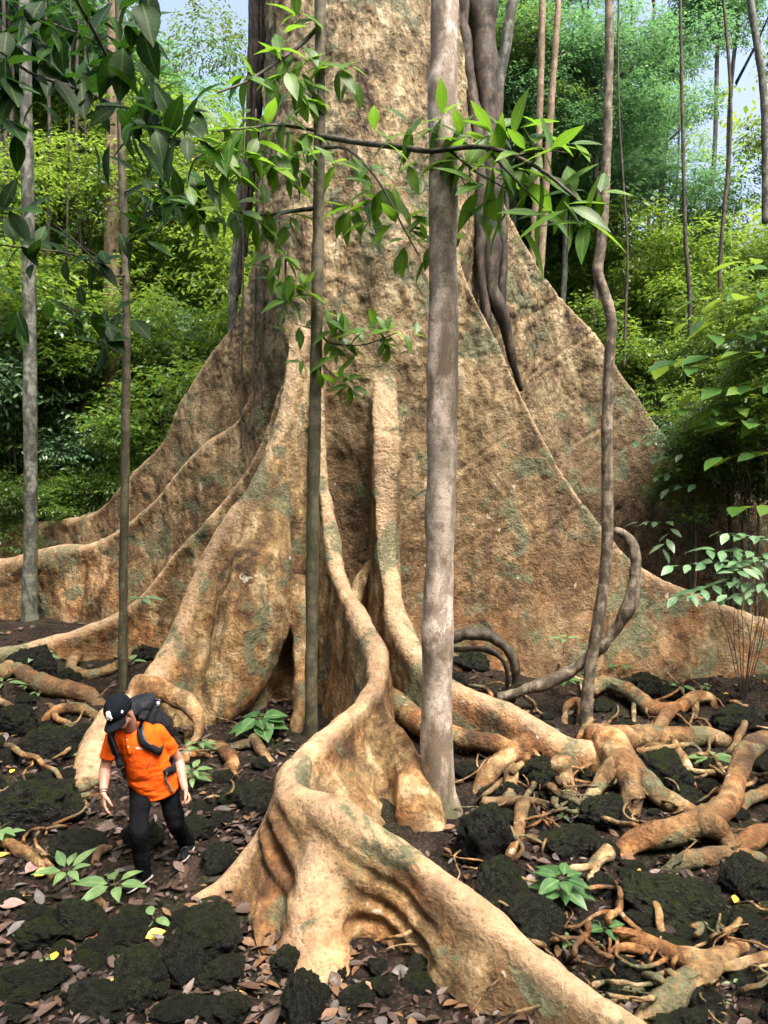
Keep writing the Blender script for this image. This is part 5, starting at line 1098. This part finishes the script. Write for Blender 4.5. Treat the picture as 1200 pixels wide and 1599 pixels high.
# --- hands: palm, four fingers of different lengths, thumb at the side
def hand(wr, dirv, palm_n, thumb_side, curl, s=1.0):
    """dirv: wrist to knuckles; palm_n: the way the palm faces; thumb_side: towards the thumb"""
    dirv = unit(dirv); th = unit(np.asarray(thumb_side) - dirv * np.dot(thumb_side, dirv)); pn = unit(np.cross(dirv, th)); pn = pn if np.dot(pn, palm_n) > 0 else -pn
    out = []; kn = []
    for k, off in enumerate((0.030, 0.010, -0.010, -0.029)):
        kp = wr + dirv * (0.088 - 0.006 * abs(k - 1)) * s + th * off * s; kn.append(kp)
        out.append(capsule(wr + dirv * 0.012 * s + th * off * .62 * s, kp, .0165 * s, .0125 * s, flat=pn, ff=.8))
    for k, (kp, ln) in enumerate(zip(kn, (.068, .078, .072, .056))):
        c = curl[k]; p_ = kp; a = 0.25 * c; rads = (.0100, .0090, .0082, .0070)
        for j, fr in enumerate((.46, .30, .24)):
            a += c * (0.55 if j == 0 else 0.62); d_ = dirv * math.cos(a) + pn * math.sin(a); q = p_ + d_ * ln * fr * s
            out.append(capsule(p_, q, rads[j] * s, rads[j + 1] * s)); p_ = q
    b0 = wr + dirv * .022 * s + th * .026 * s; b1 = b0 + (dirv * .62 + th * .62 + pn * .35) * .040 * s; b2 = b1 + (dirv * .85 + th * .2 + pn * .5) * .032 * s; b3 = b2 + (dirv * .8 - th * .1 + pn * .55) * .024 * s
    out += [capsule(b0, b1, .0150 * s, .0125 * s), capsule(b1, b2, .0118 * s, .0104 * s), capsule(b2, b3, .0100 * s, .0080 * s)]
    return out
body = []
# head: skull, face, jaw, nose, brow, ears
body += [ellipsoid(HD(0, -.012, .030), [RH * .076, FH * .097, UH * .093], 20, 14), ellipsoid(HD(0, .030, -.030), [RH * .064, FH * .066, UH * .080], 18, 12)]
body += [ellipsoid(HD(0, .048, -.088), [RH * .042, FH * .040, UH * .032]), capsule(HD(-.045, .005, -.060), HD(-.018, .066, -.092), .026, .020), capsule(HD(.045, .005, -.060), HD(.018, .066, -.092), .026, .020)]
body += [capsule(HD(0, .090, .008), HD(0, .110, -.026), .009, .014), ellipsoid(HD(-.011, .103, -.030), [RH * .009, FH * .010, UH * .007], 10, 6), ellipsoid(HD(.011, .103, -.030), [RH * .009, FH * .010, UH * .007], 10, 6)]
body += [capsule(HD(-.045, .078, .020), HD(.045, .078, .020), .014, .014), ellipsoid(HD(-.040, .062, -.026), [RH * .024, FH * .022, UH * .024], 12, 8), ellipsoid(HD(.040, .062, -.026), [RH * .024, FH * .022, UH * .024], 12, 8)]
body += [capsule(HD(-.020, .088, -.058), HD(.020, .088, -.058), .0075, .0075), capsule(HD(-.018, .085, -.068), HD(.018, .085, -.068), .008, .008)]
for sgn in (-1, 1):
    ec = HD(.077 * sgn, -.012, -.010)
    body += [ellipsoid(ec, [RH * .010 + FH * .004, FH * .019, UH * .032], 12, 8), ellipsoid(ec + UH * .012 + RH * sgn * .006, [RH * .007, FH * .020, UH * .018], 10, 6), ellipsoid(ec - UH * .024, [RH * .008, FH * .010, UH * .011], 10, 6)]
nb = neck + FWT * .0 - UPT * .01
body += [capsule(nb - UPT * .05, HD(0, -.030, -.055), .062, .056)]
# trunk under the clothes
body += chain([hipm, hipm * .5 + shm * .5 + FWT * .01, shm - UPT * .02], [.125, .120, .120], flat=FWT, ff=.72)
body += [capsule(shL + SDT * .04, shR - SDT * .04, .055, .055)]
# arms
for s_, e_, w_, sg in ((shL, elL, wrL, -1), (shR, elR, wrR, 1)):
    body += [capsule(s_, e_, .055, .043), capsule(e_, e_ * .62 + w_ * .38, .044, .046), capsule(e_ * .62 + w_ * .38, w_, .046, .030, flat=SDT, ff=.95)]
hdL = unit(unit(wrL - elL) * .55 + np.array([.04, -.12, -.75])); body += hand(wrL, hdL, SDT, FWT, (.42, .50, .58, .66), 1.14)
hdR = unit(unit(wrR - elR) * .6 + np.array([.42, -.15, -.34])); body += hand(wrR, hdR, -SDT - UPT * .4, FWT + UPT * .2, (1.15, 1.3, 1.4, 1.45), 1.14)
# legs
for h_, k_, a_ in ((hipL, kneeL, ankL), (hipR, kneeR, ankR)):
    body += [capsule(h_, k_, .078, .052), capsule(k_, k_ * .68 + a_ * .32, .052, .054), capsule(k_ * .68 + a_ * .32, a_, .053, .036)]
toeL = G(203, 1394) + np.array([0, 0, .032]); heelL = B(232, 1380, 5.83) * 1; heelL[2] = toeL[2] + .02
toeR = G(287, 1346) + np.array([0, 0, .035]); heelR = ankR + np.array([.02, .045, -.055])
for a_, hl, te in ((ankL, heelL, toeL), (ankR, heelR, toeR)):
    body += [capsule(a_, hl, .036, .034), capsule(a_ * .6 + hl * .4, te * .8 + hl * .2, .034, .028), capsule(hl, te, .03, .026)]
bv, bf, be = fused(body, .0052, 4)
BODY = mk('body', bv, bf, M_SKIN, man)

# --- polo shirt: torso shell, sleeves, collar, placket, buttons
sh = []
hem = hipm - UPT * .075 + FWT * .01
sh += chain([hem, hipm + UPT * .08 + FWT * .022, hipm * .45 + shm * .55 + FWT * .028, shm - UPT * .06 + FWT * .016], [.212, .190, .172, .166], flat=FWT, ff=.78, n=24)
sh += [capsule(shL + SDT * .035 - UPT * .015, shR - SDT * .035 - UPT * .015, .076, .076, n=18), capsule(shm - UPT * .05 - SDT * .05, neck - UPT * .015, .11, .072, n=18), capsule(shm - UPT * .05 + SDT * .05, neck - UPT * .015, .11, .072, n=18)]
for s_, e_, w_ in ((shL, elL, -1), (shR, elR, 1)):
    c_ = s_ * .30 + e_ * .70
    sh += [capsule(s_, s_ * .6 + e_ * .4, .070, .068, n=18), capsule(s_ * .6 + e_ * .4, c_, .068, .066, n=18)]
sv, sf, se = fused(sh, .0075, 10)
sn_ = normals(sv, sf); axs = (sv - hipm) @ UPT
fo = 0.010 * fbm(np.column_stack([(sv @ SDT) * 7, (sv @ FWT) * 7, axs * 16 + 2.0 * (sv @ SDT) * 3]), 3, 401) * np.clip((0.42 - axs) / .3, .25, 1)
sv = sv + sn_ * fo[:, None]
# open the hem and the cuffs: drop faces below the cut planes so that the cloth ends in a clean edge
def cut(V, F, tests):
    keep_ = np.ones(len(V), bool)
    for (c_, n_, rad) in tests:
        s_ = (V - c_) @ n_; near2 = np.linalg.norm((V - c_) - s_[:, None] * n_, axis=1) < rad
        keep_ &= ~((s_ > 0) & near2 & (s_ < .2))
    Fk = F[keep_[F].all(1)]; used, inv = np.unique(Fk, return_inverse=True); return V[used], inv.reshape(-1, F.shape[1])
cuts = [(hem - UPT * .030, unit(np.array([.02, 0, -1.0]) * .6 - UPT * .4), .5)]
for s_, e_ in ((shL, elL), (shR, elR)): cuts.append((s_ * .34 + e_ * .66, unit(e_ - s_), .10))
sv, sf = cut(sv, sf, cuts)
SHIRT = mk('shirt', sv, sf, M_SHIRT, man)
md = SHIRT.modifiers.new('cloth', 'SOLIDIFY'); md.thickness = .004; md.offset = -1
# collar: two leaves standing round the neck and folding over the chest
def ribbon(pts, wdir, w_, thick=.005, name='strap', mat=None, parent=None, n=24):
    q = catmull(np.column_stack([pts, wdir, np.broadcast_to(w_, (len(pts),))]), n); V, F = [], []
    T = np.gradient(q[:, :3], axis=0)
    for i in range(n):
        wd = unit(q[i, 3:6]); nn = unit(np.cross(unit(T[i]), wd)); c = q[i, :3]; h = q[i, 6] / 2
        V += [c + wd * h + nn * thick, c - wd * h + nn * thick, c - wd * h - nn * thick, c + wd * h - nn * thick]
    for i in range(n - 1):
        for j in range(4):
            k = (j + 1) % 4; F.append((4 * i + j, 4 * i + k, 4 * i + 4 + k, 4 * i + 4 + j))
    F += [(0, 3, 2, 1), (4 * n - 4, 4 * n - 3, 4 * n - 2, 4 * n - 1)]
    return (np.array(V), F) if name is None else mk(name, V, F, mat, parent)
nk = neck + UPT * .012
def CP(a, r_, u_): return nk + (SDT * math.sin(a) + FWT * math.cos(a)) * r_ + UPT * u_
col_pts, col_w = [], []
for a in np.linspace(.28, 2 * math.pi - .28, 15):
    fr = abs(a - math.pi) / math.pi; col_pts.append(CP(a, .074 + .034 * fr ** 3, .022 - .042 * fr ** 3)); col_w.append(UPT * .8 - (SDT * math.sin(a) + FWT * math.cos(a)) * .75)
ribbon(np.array(col_pts), np.array(col_w), np.array([.052] * 15), .0035, 'collar', M_SHIRT, SHIRT, 48)
def on_shirt(px, py, lift=.003):
    """point of the shirt front straight under a photo pixel"""
    from mathutils.bvhtree import BVHTree
    global _BV
    if '_BV' not in globals(): _BV = BVHTree.FromPolygons([tuple(q) for q in sv], [tuple(int(i) for i in q) for q in sf])
    d_ = Vector(ray(px, py)).normalized(); h_ = _BV.ray_cast(Vector((0, 0, HC)), d_)
    if h_[0] is None: return P(px, py, 5.7 + dz), -np.array(d_)
    n_ = np.array(h_[1]); n_ = n_ if np.dot(n_, np.array(d_)) < 0 else -n_
    return np.array(h_[0]) + n_ * lift, n_
pl = [on_shirt(a, b, .004)[0] for a, b in ((199, 1148), (200, 1158), (202, 1168), (204, 1178))]
ribbon(np.array(pl), np.array([SDT] * 4), .030, .003, 'placket', M_SHIRT, SHIRT, 12)
for a, b in ((201, 1166), (199, 1155)):
    c_, n_ = on_shirt(a, b, .008); mk('button', *ellipsoid(c_, [SDT * .006, UPT * .006, n_ * .003], 10, 6), M_WHT, SHIRT)
# embroidered chest lettering, small white script
from mathutils import Quaternion
def stroke_letters(strokes, px, py, sx, sy, r_, name, parent, mat, onto=on_shirt, slant=0.0):
    parts = []
    for st in strokes:
        pts = [onto(px + x * sx + y * slant, py - y * sy, .004)[0] for x, y in st]; parts.append(tube(pts, r_, 5, n=max(4, len(pts) * 3)))
    V, F = cat_meshes(parts); return mk(name, V, F, mat, parent)
VS = [[(0, 1), (.15, 0), (.5, .95)], [(.5, .95), (.65, 0), (1.0, 1)], [(1.2, .55), (1.25, 0), (1.45, .1)], [(1.5, .1), (1.65, .55), (1.85, .5), (1.9, 0)], [(2.0, .1), (2.2, .5), (2.35, .45), (2.4, 0)], [(2.5, .3), (2.75, .5), (2.9, .1), (2.6, .05)], [(2.95, .1), (3.3, .75), (3.8, .5)]]
stroke_letters(VS, 213, 1170, 4.0, 3.6, .0016, 'chest_lettering', SHIRT, M_WHT)
zp = [on_shirt(a, b, .004)[0] for a, b in ((236, 1183), (233, 1192), (229, 1200))]
mk('pen_clip', *tube(zp, .0025, 6), M_GRID, SHIRT)

# --- trousers
tr = [capsule(hipL - UPT * .03, hipR - UPT * .03, .104, .104, flat=FWT, ff=.9, n=20), capsule(hipm + UPT * .06 - SDT * .02, hipm + UPT * .06 + SDT * .02, .148, .148, flat=FWT, ff=.72, n=20)]
for h_, k_, a_ in ((hipL, kneeL, ankL), (hipR, kneeR, ankR)):
    tr += [capsule(h_, k_, .098, .075, n=20), capsule(k_, k_ * .45 + a_ * .55, .075, .072, n=20), capsule(k_ * .45 + a_ * .55, a_ * 1.0 + k_ * .0, .072, .068, n=20)]
tv, tf, te = fused(tr, .0085, 8); tn_ = normals(tv, tf)
tv = tv + tn_ * (0.010 * fbm(tv * np.array([8, 8, 10.0]) + 0.6 * fbm(tv * 5, 2, 5)[:, None], 3, 431))[:, None]
tv, tf = cut(tv, tf, [(ankL + unit(kneeL - ankL) * .035, unit(ankL - kneeL), .12), (ankR + unit(kneeR - ankR) * .0, unit(ankR - kneeR), .12)])
TR = mk('trousers', tv, tf, M_TROUS, man); md = TR.modifiers.new('cloth', 'SOLIDIFY'); md.thickness = .004; md.offset = -1

# --- shoes
def shoe(heel, toe, ank, label=None):
    ax = unit(toe - heel); up = unit(unit(ank - heel) - ax * np.dot(unit(ank - heel), ax)) if np.linalg.norm(np.cross(unit(ank - heel), ax)) > .2 else np.array([0, 0, 1.0]); sd2 = np.cross(ax, up)
    L_ = np.linalg.norm(toe - heel)
    up_ = [capsule(heel + up * .012, heel + ax * L_ * .45 + up * .014, .040, .044, flat=up, ff=.9), capsule(heel + ax * L_ * .45 + up * .012, toe + up * .004, .045, .036, flat=up, ff=.75), capsule(heel + up * .02 + ax * .02, ank - unit(ank - heel) * .02, .042, .042), capsule(heel * .5 + toe * .5 + up * .02, ank * .6 + heel * .4 + ax * .03, .036, .036)]
    V, F, _ = fused(up_, .006, 6); o = mk('shoe', V, F, M_SHOE, man)
    so = [capsule(heel - up * .022, heel + ax * L_ * .5 - up * .022, .040, .044, flat=up, ff=.32), capsule(heel + ax * L_ * .5 - up * .022, toe - up * .018, .046, .038, flat=up, ff=.3)]
    V, F, _ = fused(so, .006, 3); mk('sole', V, F, M_SOLE, o)
    parts = [tube([heel + ax * L_ * u + up * .045 - sd2 * .028, heel + ax * L_ * u + up * .058, heel + ax * L_ * (u + .03) + up * .045 + sd2 * .028], .003, 5, n=8) for u in (.45, .54, .63)]
    V, F = cat_meshes(parts); mk('lace', V, F, M_GRID, o)
shoe(heelL, toeL, ankL); shoe(heelR, toeR, ankR)

# --- cap: dome, brim, seam button, emblem
CC = HD(0, -.010, .038); AX = (.097, .117, .114)
V, F = [], []; nu, nv = 40, 14
for i in range(nv + 1):
    t_ = (math.pi / 2) * i / nv
    for j in range(nu):
        p_ = 2 * math.pi * j / nu
        V.append(CC + RH * AX[0] * math.sin(t_ + .06 * (i == nv)) * math.cos(p_) + FH * AX[1] * math.sin(t_) * math.sin(p_) + UH * (AX[2] * math.cos(t_) ** .85 if t_ < math.pi / 2 - 1e-6 else 0))
for i in range(nv):
    for j in range(nu):
        k = (j + 1) % nu; F.append((i * nu + j, (i + 1) * nu + j, (i + 1) * nu + k, i * nu + k))
dn = len(V)
for j in range(nu):                                           # sweatband
    p_ = 2 * math.pi * j / nu; V.append(CC + RH * AX[0] * .985 * math.cos(p_) + FH * AX[1] * .985 * math.sin(p_) - UH * .020)
for j in range(nu):
    k = (j + 1) % nu; F.append((nv * nu + j, dn + j, dn + k, nv * nu + k))
CAP = mk('cap', V, F, M_CAP, man); md = CAP.modifiers.new('cloth', 'SOLIDIFY'); md.thickness = .003; md.offset = -1
V, F = [], []; nb_, nl = 22, 8
for lay in (0, 1):
    for i in range(nb_ + 1):
        a = math.pi * (.12 + .76 * i / nb_); ca, sa = math.cos(a), math.sin(a)
        for j in range(nl + 1):
            u = j / nl; reach = .086 * (max(0, math.sin(a) - .12) / .88) ** .6
            x = AX[0] * ca * (1 + .05 * u); y_ = AX[1] * sa * (.96) + reach * u
            V.append(CC + RH * x + FH * y_ + UH * (-.012 - .028 * (x / AX[0]) ** 2 * (.35 + .65 * u) - .018 * u - lay * .004))
m_ = (nb_ + 1) * (nl + 1)
for i in range(nb_):
    for j in range(nl):
        a = i * (nl + 1) + j; q = (a, a + 1, a + nl + 2, a + nl + 1); F.append(q); F.append(tuple(m_ + z_ for z_ in q[::-1]))
    a = i * (nl + 1) + nl; F.append((a, m_ + a, m_ + a + nl + 1, a + nl + 1))
mk('brim', V, F, M_CAP, CAP)
mk('top_button', *ellipsoid(CC + UH * (AX[2] + .002), [RH * .009, FH * .009, UH * .005], 12, 6), M_CAP, CAP)
def on_cap(az, el, lift=.003):
    return CC + (RH * AX[0] * math.cos(el) * math.sin(az) + FH * AX[1] * math.cos(el) * math.cos(az)) * 1.01 + UH * (AX[2] * math.sin(el) ** .85 * 1.01) + (RH * math.sin(az) + FH * math.cos(az)) * lift
def cap_marks(strokes, az0, el0, s, r_, name, mat):
    parts = [tube([on_cap(az0 + x * s, el0 + y * s * 1.05) for x, y in st], r_, 6, n=max(5, len(st) * 4)) for st in strokes]
    V, F = cat_meshes(parts); mk(name, V, F, mat, CAP)
NYS = [[(-.85, -1), (-.80, -.2), (-.75, .75)], [(-.95, .75), (-.55, .8), (0, -.1), (.45, -1)], [(.62, -1.0), (.60, -.2), (.62, .7)], [(.42, .72), (.62, .72), (.85, .72)], [(-.35, 1.05), (0, .5), (.05, .1), (.05, -1.25)], [(.45, 1.1), (.25, .6), (.05, .1)], [(-.15, -1.25), (.25, -1.25)], [(-.5, 1.05), (-.2, 1.1)], [(.3, 1.1), (.6, 1.1)], [(-1.02, -1), (-.68, -1)]]
cap_marks(NYS, .18, .46, .25, .0060, 'monogram', M_WHT)
cap_marks([[(-.6, -.3), (.6, .1)], [(-.6, .0), (.6, .4)], [(-.6, -.6), (.6, -.2)]], 1.17, .22, .11, .0045, 'side_patch', M_WHT)
cap_marks([[(0, -.05), (.15, 0)]], 1.17, .22, .11, .0056, 'patch_mark', M_RED)
# hair below the cap at the back and the beard on jaw and chin
hr = [ellipsoid(HD(0, -.030, .010), [RH * .081, FH * .080, UH * .070], 18, 12)]
V, F = hr[0]; mk('hair', V, F, M_HAIR, BODY)
bd = [capsule(HD(-.052, .000, -.058), HD(-.022, .068, -.100), .019, .018), capsule(HD(.052, .000, -.058), HD(.022, .068, -.100), .019, .018), ellipsoid(HD(0, .074, -.098), [RH * .030, FH * .022, UH * .018], 12, 8), capsule(HD(-.022, .094, -.047), HD(.022, .094, -.047), .006, .006)]
V, F, _ = fused(bd, .004, 4); mk('beard', V, F, M_HAIR, BODY)
for sgn in (-1, 1):
    ey = mk('eye', *ellipsoid(HD(.031 * sgn, .083, .003), [RH * .013, FH * .010, UH * .008], 12, 8), M_WHT, BODY)
    mk('iris', *ellipsoid(HD(.031 * sgn, .092, .001), [RH * .005, FH * .003, UH * .005], 10, 6), M_HAIR, ey)
# watch and bracelet on the hanging left-of-photo wrist
wd_ = unit(wrL - elL)
for off, r_, mt, nm in ((-.020, .033, M_GRID, 'wrist_watch'), (.000, .031, M_RED, 'bracelet')):
    c_ = wrL + wd_ * off; u_ = unit(np.cross(wd_, FWT)); v_ = np.cross(wd_, u_)
    pts = [c_ + (u_ * math.cos(a) + v_ * math.sin(a)) * r_ for a in np.linspace(0, 2 * math.pi * .98, 14)]
    o = mk(nm, *tube(pts, .005 if mt is M_GRID else .0035, 6, n=30), mt if mt is M_GRID else M_HAIR, man)
    if nm == 'wrist_watch': mk('dial', *ellipsoid(c_ - u_ * 0 + FWT * (r_ + .003), [wd_ * .015, SDT * .015, FWT * .005], 14, 6), M_SHOE, o)

# --- backpack, carried on his back
BK = -FWT
pc = shm * .66 + hipm * .34 + BK * .25 + SDT * .10
pack = empty('backpack', pc - UPT * .28, 'dark grey and navy hiking backpack worn by the man in orange', 'backpack')
pk = [ellipsoid(pc, [SDT * .20, BK * .14, UPT * .30], 24, 18), capsule(pc - UPT * .17 - SDT * .05, pc - UPT * .17 + SDT * .05, .135, .135, flat=BK, ff=.85, n=20), capsule(pc + UPT * .14 - SDT * .06, pc + UPT * .14 + SDT * .06, .118, .118, flat=BK, ff=.9, n=20)]
V, F, _ = fused(pk, .011, 8); nn = normals(V, F); V = V + nn * (.010 * fbm(V * 12, 3, 455))[:, None]; mk('main_bag', V, F, M_PACK, pack)
tp = pc + UPT * .265 - BK * .01
V, F, _ = fused([ellipsoid(tp, [SDT * .165, BK * .125, UPT * .075], 20, 12), capsule(tp - SDT * .08, tp + SDT * .08, .062, .062)], .010, 6); nn = normals(V, F); V = V + nn * (.010 * fbm(V * 14, 3, 456))[:, None]; LID = mk('lid', V, F, M_PACK2, pack)
V, F, _ = fused([ellipsoid(pc + SDT * .165 - UPT * .06 + FWT * .0, [SDT * .055, BK * .085, UPT * .17], 16, 12)], .010, 4); nn = normals(V, F); V = V + nn * (.008 * fbm(V * 18, 2, 457))[:, None]; mk('side_pocket', V, F, M_PACK2, pack)
V, F, _ = fused([ellipsoid(pc - SDT * .165 - UPT * .08, [SDT * .05, BK * .08, UPT * .15], 16, 12)], .010, 4); mk('side_pocket', V, F, M_PACK, pack)
V, F, _ = fused([ellipsoid(pc + BK * .125 - UPT * .05, [SDT * .12, BK * .05, UPT * .16], 16, 12)], .010, 4); mk('front_pocket', V, F, M_PACK2, pack)
def surf_strap(pix, w_, name, mat, lift=.010, thick=.006, parent=pack, tail=None, headp=None):
    pts = [on_shirt(a, b, lift)[0] for a, b in pix]; wds = []
    for i in range(len(pts)):
        T_ = unit(pts[min(i + 1, len(pts) - 1)] - pts[max(i - 1, 0)]); n_ = on_shirt(*pix[i])[1]; wds.append(unit(np.cross(T_, n_)))
    if headp is not None: pts = [headp] + pts; wds = [wds[0]] + wds
    if tail is not None: pts = pts + [tail]; wds = wds + [wds[-1]]
    for i in range(1, len(wds)):
        if np.dot(wds[i], wds[i - 1]) < 0: wds[i] = -wds[i]
    return ribbon(np.array(pts), np.array(wds), w_, thick, name, mat, parent, 40)
topR, topL = pc + UPT * .24 + FWT * .10 + SDT * .05, pc + UPT * .24 + FWT * .10 - SDT * .12
sR = surf_strap([(222, 1121), (220, 1130), (219, 1143), (222, 1155), (229, 1164), (240, 1169), (250, 1172)], .058, 'shoulder_strap', M_PACK, .012, .008, headp=topR, tail=pc - UPT * .12 + SDT * .17 + FWT * .05)
sL = surf_strap([(183, 1134), (176, 1142), (174, 1152), (178, 1166), (184, 1182), (190, 1196)], .052, 'shoulder_strap', M_PACK, .012, .008, headp=topL, tail=pc - UPT * .16 - SDT * .17 + FWT * .06)
surf_strap([(222, 1131), (222, 1143), (226, 1155), (234, 1163)], .014, 'strap_webbing', M_GRID, .024, .003, parent=sR)
surf_strap([(175, 1150), (179, 1164), (185, 1180)], .014, 'strap_webbing', M_GRID, .024, .003, parent=sL)
# hip belt pads with hanging ends
hb = pc - UPT * .25 + FWT * .08
def belt(sg, pix, tailpix):
    pts = [on_shirt(a, b, .014)[0] for a, b in pix]; ws = [UPT] * len(pts); st0 = hb + SDT * sg * .15
    o = ribbon(np.array([st0] + pts), np.array([UPT] * (len(pts) + 1)), .070, .010, 'hip_belt', M_PACK, pack, 20)
    tl = [on_shirt(a, b, .020)[0] for a, b in tailpix]; ribbon(np.array(tl), np.array([SDT] * len(tl)), .020, .003, 'belt_webbing', M_GRID, o, 14)
belt(1, [(270, 1198), (262, 1203), (256, 1208)], [(257, 1206), (258, 1218), (263, 1228), (268, 1238)])
belt(-1, [(196, 1205), (199, 1212)], [(196, 1204), (198, 1212)])
for u_, z_ in ((.08, .20), (-.02, .06)):
    a = pc + UPT * z_
    ribbon(np.array([a - SDT * .16 + BK * .05, a + BK * .145, a + SDT * .19 + BK * .03, a + SDT * .15 - BK * .06]), np.array([UPT] * 4), .018, .004, 'compression_strap', M_GRID, pack, 20)
mk('buckle', *ellipsoid(pc + UPT * .2 + SDT * .17 - BK * .02, [SDT * .012, BK * .016, UPT * .022], 10, 8), M_WHT, LID)
# ------------------------------------------------------------------ unseen forest added beside and behind the camera to block low sky light
random.seed(77)
for k in range(34):
    a = math.radians(random.uniform(112, 428)) if False else None
    side = random.choice([-1, 1, 0])
    if side: x, y = side * random.uniform(18, 25), random.uniform(-6, 6)
    else: x, y = random.uniform(-14, 14), random.uniform(-20, -11)
    z = float(gh(x, y)); h = random.uniform(4.5, 14); o = empty('forest_tree', (x, y, z), 'unseen forest tree added around the camera to block low sky', 'tree', 'trees around the photographer')
    st = link_mesh('trunk', random.choice(STEMS), o); st.scale = (1.2, 1.2, h / 10)
    for q in range(2):
        c_ = link_mesh('crown', random.choice(KINDS['deep']), o); c_.location = (random.uniform(-1, 1) * q, random.uniform(-1, 1) * q, h - 2.6 * q); c_.scale = (2.3, 2.3, 2.1); c_.rotation_euler = (0, 0, random.uniform(0, 6.28))
